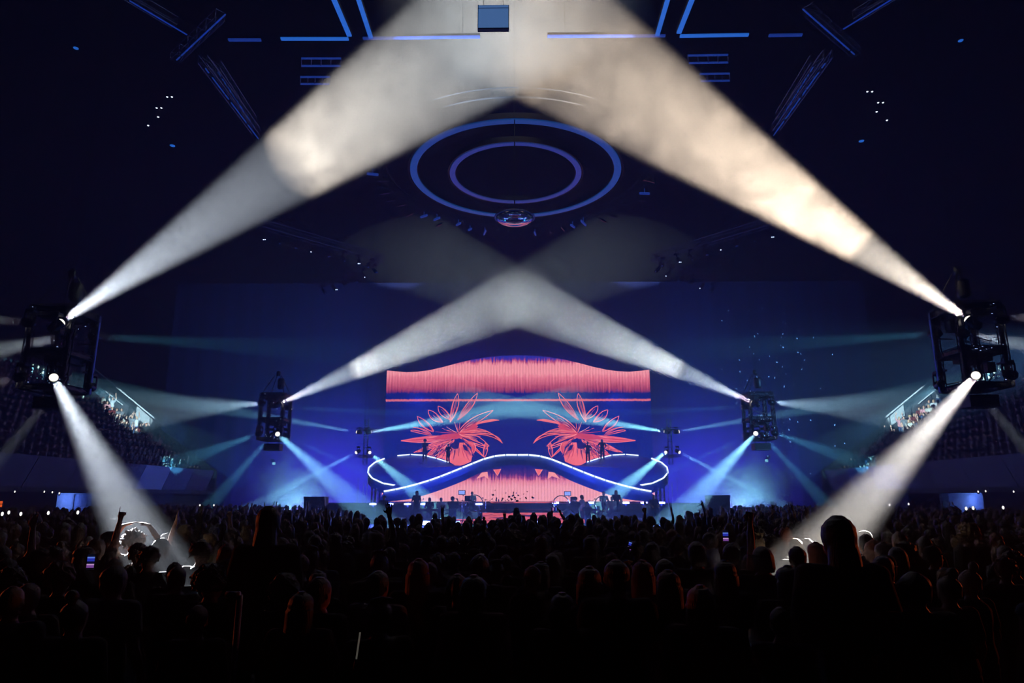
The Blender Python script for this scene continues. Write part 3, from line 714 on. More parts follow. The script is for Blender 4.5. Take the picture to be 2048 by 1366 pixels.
U1 = curve_pts(under, 60)
rear = [(742,962,58.5),(800,925,59.5),(860,923,60),(893,929,60),(930,941,59.5),(955,931,58.5),(975,922,58),(1000,914,57.5),(1020,911.5,57),(1036,911,57)]
loop = [(793,972,54.5),(765,967,55),(744,956,55.5),(737,945,56.5),(740,935,57.5),(752,925.5,58.5),(771,918,59.3),(795,912.5,60),(825,910,60.3),(852,912,60.3),(885,921,60.2),(912,930,60)]
LP = curve_pts(loop, 46)
ramp = thing('stage_ramp', 'curling infinity shaped stage ramp edged with white light tubes', 'stage ramp', (0, 56, 0))
ro = Vector((0, 56, 0))
cx0 = F1[-1].x
def sy(v, s):
    v = Vector((v.x-cx0*1.0, v.y, v.z)) - ro
    return Vector((v.x*s, v.y, v.z))
for s, sd in ((1, 'left'), (-1, 'right')):
    # front face with rounded under edge
    x = MB(); vs = []
    for a_, u_ in zip(F1, U1):
        m_ = a_.lerp(u_, 0.5)+Vector((0, -0.18, 0)); t_ = a_+Vector((0, 0.0, 0.0))
        vs += [sy(t_, s), sy(m_, s), sy(u_, s), sy(u_+Vector((0, 3.2, 0.25)), s), sy(a_+Vector((0, 3.4, 0.02)), s)]
    n = len(F1)
    fs = [(5*i+j, 5*i+(j+1) % 5, 5*i+5+(j+1) % 5, 5*i+5+j) for i in range(n-1) for j in range(5)]
    fs += [tuple(range(5)), tuple(5*(n-1)+j for j in range(5))[::-1]]
    x.add(vs, fs, 0); x.build('walkway', M['ramp_face'], ramp)
    # curled wing deck bounded by the loop
    x = MB(); ring_ = [sy(p, s) for p in LP]; base = [sy(F1[int(k)], s) for k in np.linspace(38, 3, 10)]
    outl = ring_+base; cen = sum(outl, Vector())/len(outl)
    top_ = [p+Vector((0,0,-0.02)) for p in outl]; bot = [p+Vector((0, 0.05, -0.7)) for p in outl]
    nn = len(outl); mids = [cen.lerp(p, 0.5) for p in top_]
    vs = top_+mids+[cen]+bot+[cen+Vector((0,0,-.8))]
    fs = []
    for i in range(nn):
        j = (i+1) % nn
        fs += [(i, j, nn+j, nn+i), (nn+i, nn+j, 2*nn), (i, 2*nn+1+i, 2*nn+1+j, j), (2*nn+1+j, 2*nn+1+i, 3*nn+1)]
    x.add(vs, fs, 0); x.build('wing_deck', M['ramp'], ramp)
    # light tubes
    for i in range(0, 60, 5):
        a_, b_ = sy(F1[i], s), sy(F1[i+5], s); d = (b_-a_).normalized()*0.03
        if i == 55: b_ = sy(F1[60], s)
        x = MB(); x.tube(a_+d+Vector((0,-.06,.05)), b_-d+Vector((0,-.06,.05)), 0.06, n=8); x.build('light_tube', M['tube_white'], ramp)
    for i in range(0, 44, 4 if 1 else 3):
        if 24 <= i < 28: continue
        a_, b_ = sy(LP[i], s), sy(LP[i+4], s); d = (b_-a_).normalized()*0.05
        x = MB(); x.tube(a_+d+Vector((0,-.05,.05)), b_-d+Vector((0,-.05,.05)), 0.055 if i < 24 else 0.045, n=8); x.build('light_tube', M['tube_white'], ramp)
    # guard rail of the rear deck
    x = MB()
    for i in range(28, 46, 3): p = sy(LP[i], s); x.tube(p+Vector((0,.15,0)), p+Vector((0,.15,.95)), .02, n=5)
    for z_ in (0.5, 0.95): x.path([sy(LP[i], s)+Vector((0,.15,z_)) for i in range(28, 46, 3)], .014, n=4)
    x.build('guard_rail', M['black_metal'], ramp)
    for i in (6, 20, 34): p = sy(LP[i], s); x = MB(); x.truss(p+Vector((0, .2, -0.6)), Vector((p.x, p.y+.2, 0.0)), 0.35, .03, .8); x.build('support_truss', M['dark_truss'], ramp)
    x = MB(); x.truss(sy(F1[6], s)+Vector((0, 2, -1)), Vector((sy(F1[6], s).x, 0, 0)), .35, .03, .8); x.build('support_truss', M['dark_truss'], ramp)

# ------------------------------------------------------------------ stage floor, band equipment
M['deck'] = mat('stage_deck', (0.03,0.03,0.04), 0.4, scale=1.2)
stg = thing('stage', 'low black main stage below the curved screen', 'stage', (0, 40, 0))
x = MB(); x.box((0, 2, 0.3), (23, 15, 0.6)); x.box((0, 5.5, 0.75), (23, 4.0, 0.3)); x.build('platform', M['deck'], stg)
x = MB(); x.box((0, 13, 0.9), (30, 6, 1.8)); x.build('rear_riser', M['deck'], stg)
m_, nt, out = nodemat('step_screen'); e_ = nt.nodes.new('ShaderNodeEmission'); nt.links.new(e_.outputs[0], out.inputs[0])
tc = nt.nodes.new('ShaderNodeTexCoord'); mp = nt.nodes.new('ShaderNodeMapping'); mp.inputs['Scale'].default_value = (0.6, 1, 9); nz = nt.nodes.new('ShaderNodeTexNoise'); nz.inputs['Scale'].default_value = 1.6; nz.inputs['Detail'].default_value = 4
nt.links.new(tc.outputs['Object'], mp.inputs[0]); nt.links.new(mp.outputs[0], nz.inputs['Vector'])
cr = nt.nodes.new('ShaderNodeValToRGB'); nt.links.new(nz.outputs['Fac'], cr.inputs[0]); nt.links.new(cr.outputs[0], e_.inputs[0])
cr.color_ramp.elements[0].position = .40; cr.color_ramp.elements[0].color = (*lin(20,10,70), 1); cr.color_ramp.elements[1].position = .46; cr.color_ramp.elements[1].color = (*lin(232,100,112), 1)
for c_, d_ in (((W(1045,1031,36).x, -3.0, 1.15), (4.2, 0.1, 0.55)), ((W(925,1035,36).x-.2, -3.0, 0.98), (3.0, 0.1, 0.22)), ((W(1150,1035,36).x, -3.0, 0.98), (3.0, 0.1, 0.2)), ((0.4, 1.2, 1.92), (3.9, .1, .06))):
    x = MB(); x.box(c_, d_); x.build('step_screen', m_, stg)
x = MB(); x.box((W(1045,1031,36).x, -2.75, 0.85), (4.3, 0.4, 1.1)); x.build('centre_step', M['deck'], stg)
x = MB(); x.box((0,-2.2,1.52),(3.9,.9,.1)); x.build('centre_top', M['deck'], stg)

M['bar_white'] = mat('bar_lamp_face', (0.9,0.9,1), 0.3, emit=(0.80, 0.85, 1.0), es=2.2)
def bar_lamp(p, w, h, label, pw, col=(0.05, 0.09, 1.0)):
    o = thing('bar_lamp', label, 'stage lamp', p, 0, 'white bar lamps on the stage')
    x = MB(); x.box((0, 0.08, 0), (w*1.1, 0.14, h*1.5)); x.box((0, .1, -h*1.2), (w*.25, .1, h*1.4)); x.build('housing', M['black_metal'], o)
    x = MB(); x.box((0, -0.005, 0), (w, 0.03, h)); x.build('lamp_face', M['bar_white'], o)
    light('bar_lamp_light', 'POINT', p+Vector((0,-0.12,0)), pw, col, shadow_soft_size=0.08)
for i, px in enumerate((746, 780, 815, 848, 884, 958, 1111, 1146, 1181, 1252, 1288, 1323)):
    p = W(px, 1008 if px < 1036 else 1005.5, 45)
    n_ = ('outermost left', 'second from the left', 'third from the left', 'fourth from the left', 'fifth from the left', 'left centre', 'right centre', 'fifth from the right', 'fourth from the right', 'third from the right', 'second from the right', 'outermost right')[i]
    bar_lamp(p, 0.44, 0.11, 'small white bar lamp behind the band, %s' % n_, 130)
    x = MB(); x.tube((p.x, 45.2, 0.9), (p.x, 45.2, p.z-.2), 0.025); x.box((p.x, 45.2, .92), (.3,.3,.04)); tag(x.build('lamp_stand', M['black_metal']), 'thin black stand under the %s bar lamp' % n_, 'stand', 'stands of the bar lamps')
for i, (px, py, w_) in enumerate(((850, 1046, 19), (916, 1047, 7), (1075, 1046, 8), (1150, 1046, 17), (1227, 1042, 12))):
    p = W(px, py, 33.5)
    bar_lamp(p, w_*33.5/F, 0.15, 'bright blue white footlight on the stage edge, %s' % ('far left', 'left', 'centre', 'right', 'far right')[i], 420, (0.12, 0.2, 1.0))
    x = MB(); x.box((p.x, 33.7, (p.z-.1)/2), (.3, .3, p.z-.1)); tag(x.build('footlight_block', M['black_metal']), 'black block carrying the %s footlight' % ('far left', 'left', 'centre', 'right', 'far right')[i], 'stand', 'blocks under the footlights')
M['drum'] = mat('drum_shell', (0.25,0.25,0.3), 0.3, 0.2); M['skinhead'] = mat('drum_head', (0.7,0.7,0.75), 0.5); M['cymbal'] = mat('cymbal_brass', (0.7,0.6,0.4), 0.25, 0.9)
def drumkit(c, lb):
    o = thing('drum_kit', lb, 'drum kit', c, 0, 'drum kits on the stage')
    RY = Matrix.Rotation(PI/2, 3, 'X')
    x = MB(); x.lathe([(0.28,-.2),(0.28,.2)], (0,0,.28), 20, R=RY); x.build('bass_drum', M['drum'], o)
    x = MB(); x.lathe([(0.27,.2),(0.1,.215)], (0,0,.28), 20, R=RY); x.build('drum_head', M['skinhead'], o)
    for dx, dy, z, r_ in ((-.22,-.05,.68,.15),(.2,-.05,.68,.16),(.55,.35,.4,.2),(-.5,.35,.5,.17)):
        x = MB(); x.lathe([(r_,-.12),(r_,.12)], (dx,dy,z), 14); x.tube((dx,dy,0),(dx,dy,z-.1),.015); x.build('tom_drum', M['drum'], o)
    for dx, dy, z in ((-.7,0,1.1),(.7,0,1.15),(-.75,.4,.85)):
        x = MB(); x.lathe([(.24,0),(.06,.02),(.02,.05)], (dx,dy,z), 16); x.tube((dx,dy,0),(dx,dy,z),.012); x.build('cymbal', M['cymbal'], o)
def mic(c, lb):
    o = thing('microphone_stand', lb, 'microphone stand', c, 0, 'microphone stands on the stage')
    x = MB(); x.tube((0,0,0.03),(0,0,1.4),.012); x.tube((0,0,1.35),(.25,-.1,1.5),.01); x.lathe([(.14,0),(.13,.03)],(0,0,0),12); x.build('pole', M['black_metal'], o)
    x = MB(); x.sphere((.27,-.11,1.52),.035); x.build('microphone', M['truss_metal'], o)
def hoop(c, r_, lb):
    o = thing('gong_hoop', lb, 'percussion hoop', c, 0, 'round percussion hoops')
    x = MB(); n = 28; x.path([(r_*math.cos(2*PI*k/n), 0, 1.25+r_*math.sin(2*PI*k/n)) for k in range(n+1)], .03, n=6); x.build('rim', M['chrome'], o)
    x = MB(); x.tube((-r_,0,0),(-r_,0,1.25),.02); x.tube((r_,0,0),(r_,0,1.25),.02); x.tube((-r_,-.25,.02),(-r_,.25,.02),.02); x.tube((r_,-.25,.02),(r_,.25,.02),.02); x.build('stand', M['black_metal'], o)
def keys(c, lb):
    o = thing('keyboard', lb, 'keyboard', c, 0, 'keyboards on the stage')
    x = MB(); x.box((0,0,.92),(1.3,.35,.12)); x.build('case', M['black_plastic'], o)
    x = MB(); x.box((0,.06,.985),(1.2,.15,.015)); x.build('key_bed', M['skinhead'], o)
    x = MB(); x.tube((-.5,0,.86),(.45,0,.02),.02); x.tube((.5,0,.86),(-.45,0,.02),.02); x.build('stand', M['black_metal'], o)
drumkit((W(945,1010,41).x, 42.3, .9), 'drum kit on the stage left of the centre steps'); drumkit((W(1207,1010,41).x, 42.3, .9), 'drum kit on the stage right of the centre steps')
hoop((W(946,1005,40).x, 41.3, .6), .5, 'round hoop behind the left musicians'); hoop((W(1125,1004,40).x, 41.3, .6), .46, 'round hoop just right of the centre steps'); hoop((W(1208,1004,40).x, 40.9, .6), .42, 'round hoop in front of the right drum kit')
keys((W(860,1020,39).x, 38.3, .6), 'keyboard under the left wing of the ramp'); keys((W(1240,1020,39).x, 38.3, .6), 'keyboard under the right wing of the ramp')
for i, (px, d_) in enumerate(((778,40),(820,38),(838,41),(925,39),(975,40),(1100,40),(1180,39),(1266,41),(1300,39))):
    mic((W(px,1010,d_).x, d_, .6), 'microphone stand %s' % ('at the stage edge, outermost left', 'left of the left keyboard', 'behind the left keyboard', 'beside the television camera', 'left of the centre steps', 'right of the centre steps', 'between hoop and right drum kit', 'behind the right keyboard', 'at the stage edge, outermost right')[i])
# television cameras
def tvcam(c, lb, h=1.75):
    o = thing('television_camera', lb, 'television camera', c, 0, 'television cameras by the stage')
    x = MB(); x.box((0,0,h),(.28,.6,.28)); x.tube((0,.3,h),(0,.62,h),.09,.11,n=12); x.box((-.3,-.1,h+.3),(.36,.12,.24)); x.tube((-.2,-.1,h+.12),(-.28,-.1,h+.22),.02); x.build('body', M['black_plastic'], o)
    x = MB(); x.box((-.3,-.165,h+.3),(.3,.01,.18)); x.build('viewfinder', mat('finder_screen',(.5,.5,.8),.4,emit=(.35,.5,1),es=.8), o)
    for k in range(3):
        t = 2*PI*k/3+.5; x = MB(); x.tube((0,0,h-.2),(.45*math.cos(t),.45*math.sin(t),.02),.025); x.build('tripod_leg', M['black_metal'], o)
tvcam((W(934,1000,36).x, 36.5, .6), 'television camera on a tripod left of the centre steps', 1.55)
tvcam((W(1148,1000,36).x, 36.5, .6), 'television camera on a tripod right of the centre steps', 1.5)
# jib rails by the steps
for s, sd in ((-1,'left'),(1,'right')):
    o = thing('camera_crane', 'low black camera crane arm beside the centre steps, %s' % sd, 'camera crane', (s*4.1+.3, 35, .6), 0, 'camera cranes by the steps')
    x = MB(); x.truss((s*1.4,0,.5),(-s*1.0,0,1.05),.18,.02,.3); x.build('arm', M['dark_truss'], o)
    x = MB(); x.tube((s*.9,0,0),(s*.9,0,.65),.06); x.box((s*.9,0,.03),(.6,.6,.06)); x.build('pedestal', M['black_metal'], o)
    x = MB(); x.box((s*1.5,0,.5),(.3,.2,.25)); x.build('counterweight', M['black_metal'], o)
# stage wing cases
for s, sd, px, py in ((-1,'left',633,994),(1,'right',1434,991)):
    p = W(px, py, 47); w_ = 40*47/F
    o = thing('equipment_case', 'tall black covered equipment case at the %s stage wing' % sd, 'equipment case', (p.x, 47, 0), 0, 'covered cases at the stage wings')
    x = MB(); x.box((0,0,p.z/2+.0),(w_,1.0,p.z-.05)); x.box((0,0,p.z),(w_*1.03,1.05,.05)); x.build('body', M['black_plastic'], o)
    x = MB()
    for k in (-1, 1): x.path([(k*w_*.5,-.5,p.z),(k*w_*.56,-.5,p.z-.3),(k*w_*.6,-.5,p.z-.9),(k*w_*.6,-.5,0)], .02)
    x.build('side_tube', M['chrome'], o)
# tall slim stands with glinting tubes beside the ramp
for m in (0, 1):
    for i, (px, y0, y1) in enumerate(((716,955,1035),(726,965,1030),(735,940,1020),(752,975,1020))):
        a_ = W(px, y0, 46); a_.x = -a_.x if m else a_.x
        o = thing('lamp_pole', '%s slim upright pole beside the %s end of the ramp' % (('first','second','third','innermost')[i], ('left','right')[m]), 'pole', (a_.x, 46, 0), 0, 'upright poles at the ramp ends')
        x = MB(); x.tube((0,0,0),(0.05,0,a_.z),.02); x.build('pole', M['chrome'], o)
        x = MB(); x.box((0,0,.02),(.4,.4,.04)); x.build('base', M['black_metal'], o)
# ------------------------------------------------------------------ seating tiers on both sides
XF = 25.0; YE = 57.0; NR = 14; RW = 0.85; RH = 0.575; ZF = 4.35
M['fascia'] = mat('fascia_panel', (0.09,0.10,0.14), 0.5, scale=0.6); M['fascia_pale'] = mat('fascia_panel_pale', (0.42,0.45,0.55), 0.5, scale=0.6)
M['seat'] = mat('seat_plastic', (0.02,0.025,0.05), 0.6)
for m in (0, 1):
    s = 1 if m else -1; sd = ('left', 'right')[m]
    x = MB()
    for r_ in range(NR+1):
        z_ = ZF-1.0+RH*r_; x.box((s*(XF+.5+RW*r_+RW/2), (YE+8)/2, z_-0.25), (RW+.02, YE-8, 0.6))
    x.box((s*(XF+7), (YE+8)/2, 2.6), (14, YE-8, 0.25))
    o = x.build('tier_steps', M['concrete']); o['kind'] = 'structure'; o['label'] = 'stepped seating tier on the %s' % sd
    # fascia of separate panels
    edges = list(np.arange(8, YE-.1, 3.5))+[YE]
    o = thing('tier_fascia', 'long slanted panelled balcony front of the %s seating tier' % sd, 'balcony front', (s*XF, 32, 0))
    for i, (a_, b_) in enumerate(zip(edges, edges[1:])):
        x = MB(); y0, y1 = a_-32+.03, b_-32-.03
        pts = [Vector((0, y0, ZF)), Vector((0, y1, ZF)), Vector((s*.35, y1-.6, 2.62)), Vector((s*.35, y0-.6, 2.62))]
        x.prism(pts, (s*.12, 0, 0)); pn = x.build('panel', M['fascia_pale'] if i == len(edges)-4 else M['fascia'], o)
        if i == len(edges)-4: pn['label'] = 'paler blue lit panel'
    x = MB(); x.tube((0, 8-32, ZF+.25), (0, YE-32, ZF+.25), .025); x.build('hand_rail', M['dark_truss'], o)
    # end wall of the tier with white rails and panels
    x = MB(); zt_ = ZF+RH*NR
    x.prism([Vector((s*XF, YE+.3, 0)), Vector((s*38.8, YE+.3, 0)), Vector((s*38.8, YE+.3, zt_+1.3)), Vector((s*XF, YE+.3, ZF))], (0, .25, 0)); x.build('wall_tier_end_%s' % sd, M['concrete'])['kind'] = 'structure'
    def slope(t, up): return Vector((s*(XF+.5+RW*NR*t), YE, ZF-.4+RH*NR*t+up))
    o = thing('stair_rail', 'white sloping hand rail beside the top rows of the %s tier' % sd, 'rail', slope(0, 0))
    x = MB(); x.bar(slope(.30, 1.25)-slope(0,0), slope(.90, 1.75)-slope(0,0), .07, .1); x.build('top_rail', M['rail'], o)
    x = MB()
    for t in (.3,.45,.6,.75,.9): x.tube(slope(t, -.4)-slope(0,0), slope(t, 1.25+.5*(t-.3)/.6)-slope(0,0), .025)
    x.build('rail_post', M['dark_truss'], o)
    x = MB(); x.bar(slope(.66,.55)-slope(0,0), slope(.8,.65)-slope(0,0), .05,.08); x.bar(slope(.44,.5)-slope(0,0), slope(.52,.5)-slope(0,0), .05,.08); x.build('lower_rail', M['rail'], o)
    for t0_, t1_, u_, nm in ((.88, 1.0, 1.2, 'topmost'), (.42, .56, 1.05, 'lower')):
        p = [slope(t0_, u_-.7), slope(t1_, u_-.7), slope(t1_, u_+.25), slope(t0_, u_+.05)]
        x = MB(); x.prism([q_-p[0]+Vector((0,.05,0)) for q_ in p], (0,.04,0)); o2 = x.build('vomitory_panel', M['white_panel'], None, p[0]); tag(o2, '%s white triangular panel above the %s tier rows' % (nm, sd), 'panel', 'white panels of the tiers')
    # wall below the tier with a lit opening
    x = MB(); x.box((s*(XF+1.2), 24, 1.25), (.2, 31, 2.5)); x.box((s*(XF+1.2), 52, 1.25), (.2, 10, 2.5)); x.box((s*(XF+3.2), 43.3, 1.25), (.2, 9, 2.5)); x.build('wall_under_tier_%s' % sd, M['concrete'])['kind'] = 'structure'
    x = MB(); x.box((s*(XF+2.9), 43.2, 1.3), (.12, 6.6, 2.4)); o2 = x.build('wall_cladding_%s' % sd, M['white_panel']); tag(o2, 'pale wall lit blue under the %s tier' % sd, 'wall panel')
    x = MB(); x.box((0,0,0),(.1,1.1,1.0)); tag(x.build('notice_board', M['fascia_pale'], None, (s*(XF+2.7), 42 if m else 44.2, 1.9)), 'board fixed on the blue lit wall under the %s tier' % sd, 'board')
    light('concourse_blue_lamp', 'AREA', (s*(XF+1.9), 43, 2.45), 70, (0.10, 0.22, 1.0), (s*(XF+2.9), 43, 1.2), size=0.5, size_y=5)
    light('fascia_wash_lamp', 'SPOT', (s*15.5, 56, 2.0), 1500, (0.02, 0.12, 1.0), (s*25, 50, 3.4), spot_size=R(38), spot_blend=0.6, shadow_soft_size=.2)
    # seats: one row end chair per row is seen dark among the people: long rows as stuff
    x = MB()
    for r_ in range(NR):
        for y_ in np.arange(12, YE-1, .62): 
            c_ = Vector((s*(XF+.75+RW*r_+.35), y_, ZF-1.0+RH*r_+.05)); x.box(c_+Vector((0,0,.4)), (.4,.44,.06)); x.box(c_+Vector((s*.2,0,.65)), (.05,.44,.45))
    tag(x.build('tier_seats', M['seat']), 'rows of dark folding seats filling the %s tier' % sd, 'seats', None, 'stuff')
# exit signs
M['exit'] = mat('exit_sign_face', (.2,.6,.5), .4, emit=(.25,.8,.65), es=1.0); M['exit_dark'] = mat('exit_sign_mark', (.02,.08,.06), .5)
for i, (px, py, Y_, lb) in enumerate(((548,927,73.2,'small green exit sign on the curtain below the middle left tower'),(1533,921,73.2,'small green exit sign on the curtain below the middle right tower'),(303,986,50,'teal exit sign under the left balcony front'),(1772,980,50,'pale exit sign under the right balcony front'))):
    p = W(px, py, Y_); w_ = 6*Y_/F; o = thing('exit_sign', lb, 'sign', p, 0, 'exit signs')
    x = MB(); x.box((0,.04,0),(w_*1.1,.08,w_*.95)); x.build('box', M['black_plastic'], o)
    x = MB(); x.box((0,-.01,0),(w_,.02,w_*.8)); x.build('sign_face', M['exit'], o)
    x = MB(); x.sphere((-.02*w_/.3,-.024,w_*.22),(w_*.07,.004,w_*.07),8,5); x.bar((0,-.024,w_*.14),(-w_*.05,-.024,-w_*.08),w_*.1,.006); x.bar((-w_*.05,-.024,-w_*.08),(-w_*.2,-.024,-w_*.3),w_*.07,.006); x.bar((-w_*.05,-.024,-w_*.08),(w_*.12,-.024,-w_*.28),w_*.07,.006); x.box((w_*.34,-.022,0),(w_*.12,.006,w_*.6))
    x.build('pictogram', M['exit_dark'], o)
    if i > 1:
        x = MB(); x.tube((0,.04,w_*.4),(0,.04,2.62-p.z),.01,n=4); x.build('bracket', M['black_metal'], o)
# ------------------------------------------------------------------ people
rnd = random.Random(21)
TAU = 2*PI
def capsule(mb, a, b, ra, rb=None, seg=10, mi=0):
    a = Vector(a); b = Vector(b); rb = ra if rb is None else rb; d = b-a; L = d.length
    q = d.to_track_quat('Z', 'Y').to_matrix() if L > 1e-6 else Matrix.Identity(3)
    prof = [(0.02*ra, -ra), (0.6*ra, -0.8*ra), (0.92*ra, -0.4*ra), (ra, 0), (rb, L), (0.92*rb, L+0.4*rb), (0.6*rb, L+0.8*rb), (0.02*rb, L+rb)]
    mb.lathe(prof, a, seg, mi, q)
def loft(mb, rings, seg=16, mi=0):
    """rings: (x, y, z, rx, ry)"""
    vs = []
    for x, y, z, rx, ry in rings:
        for k in range(seg): t = TAU*k/seg; vs.append((x+rx*math.cos(t), y+ry*math.sin(t), z))
    fs = [(i*seg+k, i*seg+(k+1) % seg, (i+1)*seg+(k+1) % seg, (i+1)*seg+k) for i in range(len(rings)-1) for k in range(seg)]
    fs += [tuple(range(seg))[::-1], tuple((len(rings)-1)*seg+k for k in range(seg))]
    mb.add(vs, fs, mi, True)
TORSO = [(0,0,.90,.13,.10),(0,0,.96,.165,.115),(0,0,1.02,.155,.105),(0,0,1.10,.135,.095),(0,0,1.2,.15,.105),(0,0,1.30,.17,.115),(0,0,1.38,.18,.105),(0,0,1.43,.15,.085),(0,0,1.465,.08,.06),(0,.005,1.50,.055,.055)]
HEADR = [(0,.035,1.490,.02,.03),(0,.03,1.505,.045,.06),(0,.02,1.53,.062,.083),(0,.015,1.565,.071,.093),(0,.01,1.61,.076,.099),(0,.005,1.65,.076,.099),(0,0,1.685,.066,.088),(0,0,1.71,.043,.06),(0,0,1.722,.012,.018)]
def hand(mb, w, d, n, style):
    """palm, four jointed fingers of different lengths, thumb from the side near the wrist. w wrist, d along the palm, n out of the palm"""
    d = Vector(d).normalized(); n = Vector(n); n = (n-d*n.dot(d)).normalized(); s = d.cross(n)
    w = Vector(w)
    for k in (-1.5, -.5, .5, 1.5): capsule(mb, w+s*k*.012+d*.01, w+s*k*.021+d*.085, .017, .014, 8)
    lens = (.062, .078, .084, .074)
    for i, k in enumerate((-1.5, -.5, .5, 1.5)):
        b = w+s*k*.0235+d*.09; L = lens[i]; curl = {'open': (.1,.2,.3), 'relax': (.4,.8,1.1), 'fist': (1.5,2.9,3.6), 'point': (1.5,2.9,3.6), 'horn': (1.5,2.9,3.6), 'grip': (1.0,1.9,2.5)}[style]
        if style == 'point' and i == 3: curl = (0,.05,.1)
        if style == 'horn' and i in (0, 3): curl = (0,.05,.1)
        dd = (d+s*k*(.10 if style == 'open' else .02)).normalized()
        for j, (c, f) in enumerate(zip(curl, (.45,.3,.25))):
            v = dd*math.cos(c)+n*math.sin(c); e = b+v*L*f; capsule(mb, b, e, .0088-.0006*j, .0082-.0006*j, 7); b = e
    b = w+s*.03+d*.03
    v1 = (d*.6+s*.8+n*.25).normalized() if style != 'fist' else (d*.8+s*.35+n*.55).normalized(); e = b+v1*.038; capsule(mb, b, e, .0125, .0105, 7)
    v2 = (d*.9+s*.25+n*.3).normalized() if style in ('open', 'relax') else (d*.5-s*.5+n*.6).normalized(); capsule(mb, e, e+v2*.03, .0105, .009, 7)
# arm poses: shoulder, elbow, wrist, hand direction, palm normal, style   (right arm; x mirrored for the left)
def armset(kind):
    S = Vector((.185,0,1.405))
    T = {'down': (S, (.245,-.01,1.13), (.255,.10,.90), (0,.25,-1), (-1,0,0), 'relax'),
         'up': (S, (.27,.06,1.66), (.22,.10,1.92), (-.05,.05,1), (0,1,0), 'open'),
         'point': (S, (.22,.05,1.68), (.235,.08,1.945), (.02,.05,1), (0,1,0), 'point'),
         'fist': (S, (.26,.08,1.64), (.25,.10,1.88), (0,.0,1), (0,1,0), 'fist'),
         'horn': (S, (.25,.08,1.65), (.20,.12,1.90), (-.1,.0,1), (0,1,0), 'horn'),
         'phone': (S, (.24,.20,1.30), (.09,.36,1.53), (-.25,.25,.9), (-.6,.3,0), 'grip'),
         'phonehigh': (S, (.25,.16,1.58), (.10,.30,1.80), (-.15,.15,1), (-.6,.3,0), 'grip'),
         'arc': (S, (.34,.02,1.60), (.16,.0,1.835), (-1,.05,.35), (0,0,-1), 'open'),
         'hip': (S, (.36,-.06,1.18), (.20,.04,1.03), (-.6,.5,-.5), (-1,0,0), 'relax'),
         'play': (S, (.25,.08,1.16), (.16,.32,1.10), (-.1,1,-.2), (0,0,-1), 'relax'),
         'chest': (S, (.27,.05,1.15), (.10,.24,1.27), (-.7,.2,.5), (0,-1,0), 'grip')}
    return T[kind]
def arms(mb, ra, la, inflate=0, sleeve=None):
    for kind, sgn in ((ra, 1), (la, -1)):
        S, E, Wp, hd, hn, st = armset(kind); f = lambda v: Vector((v[0]*sgn, v[1], v[2]))
        S, E, Wp, hd, hn = f(S), f(E), f(Wp), f(hd), f(hn)
        if sleeve is None:
            capsule(mb, f((.12,0,1.40)), S, .062, .058); capsule(mb, S, E, .054, .042); capsule(mb, E, E.lerp(Wp, .35), .041, .041); capsule(mb, E.lerp(Wp, .35), Wp, .041, .026); hand(mb, Wp, hd, hn, st)
        else:
            capsule(mb, f((.11,0,1.40)), S, .062+inflate, .062+inflate)
            if sleeve == 'short': capsule(mb, S, S.lerp(E, .6), .060+inflate, .058+inflate)
            elif sleeve == 'long': capsule(mb, S, E, .058+inflate, .048+inflate); capsule(mb, E, E.lerp(Wp, .92), .046+inflate, .034+inflate)
            else: pass
def legs(mb, inf=0, sit=False, shoe=False):
    for s in (-1, 1):
        H = Vector((s*.09,0,.90)); K = Vector((s*.11,.03,.5)) if not sit else Vector((s*.13,.42,.92)); A = Vector((s*.12,-.01,.09)) if not sit else Vector((s*.13,.40,.50))
        capsule(mb, H, K, .085+inf, .058+inf); capsule(mb, K, K.lerp(A, .35), .056+inf, .058+inf); capsule(mb, K.lerp(A, .35), A, .058+inf, .038+inf)
        if not inf: capsule(mb, A+Vector((0,-.02,-.045)), A+Vector((s*.02,.15,-.055)), .04, .032)
        elif shoe: pass
TMP = []
def solid(mb, voxel, name, mats, smooth=2):
    """union of overlapping closed shapes -> one continuous skin"""
    me = mb.mesh(name+'_raw', mats); o = bpy.data.objects.new(name+'_raw', me); COL.objects.link(o)
    r = o.modifiers.new('r', 'REMESH'); r.mode = 'VOXEL'; r.voxel_size = voxel; r.use_smooth_shade = True
    if smooth: s_ = o.modifiers.new('s', 'SMOOTH'); s_.factor = 0.5; s_.iterations = smooth
    dg = bpy.context.evaluated_depsgraph_get(); dg.update()
    out = bpy.data.meshes.new_from_object(o.evaluated_get(dg)); out.name = name
    bpy.data.objects.remove(o); bpy.data.meshes.remove(me)
    if not out.materials:
        out.materials.append(mats)
    return out
# materials
M['skin'] = mat('skin_light', (0.62, 0.33, 0.22), 0.5, var=0.08, scale=9); M['skin_tan'] = mat('skin_tan', (0.42, 0.2, 0.12), 0.5, var=0.08, scale=9); M['skin_dark'] = mat('skin_dark', (0.16, 0.08, 0.05), 0.5, var=0.08, scale=9)
def hairmat(name, col, rough=0.5):
    m = mat(name, col, rough, var=0.35, scale=4); nt = m.node_tree; p = [n for n in nt.nodes if n.type == 'BSDF_PRINCIPLED'][0]
    tc = nt.nodes.new('ShaderNodeTexCoord'); mp = nt.nodes.new('ShaderNodeMapping'); mp.inputs['Scale'].default_value = (110, 110, 6)
    nz = nt.nodes.new('ShaderNodeTexNoise'); nz.inputs['Scale'].default_value = 1.0; bp = nt.nodes.new('ShaderNodeBump'); bp.inputs['Strength'].default_value = 0.7; bp.inputs['Distance'].default_value = 0.01
    nt.links.new(tc.outputs['Object'], mp.inputs[0]); nt.links.new(mp.outputs[0], nz.inputs['Vector']); nt.links.new(nz.outputs['Fac'], bp.inputs['Height']); nt.links.new(bp.outputs[0], p.inputs['Normal'])
    return m
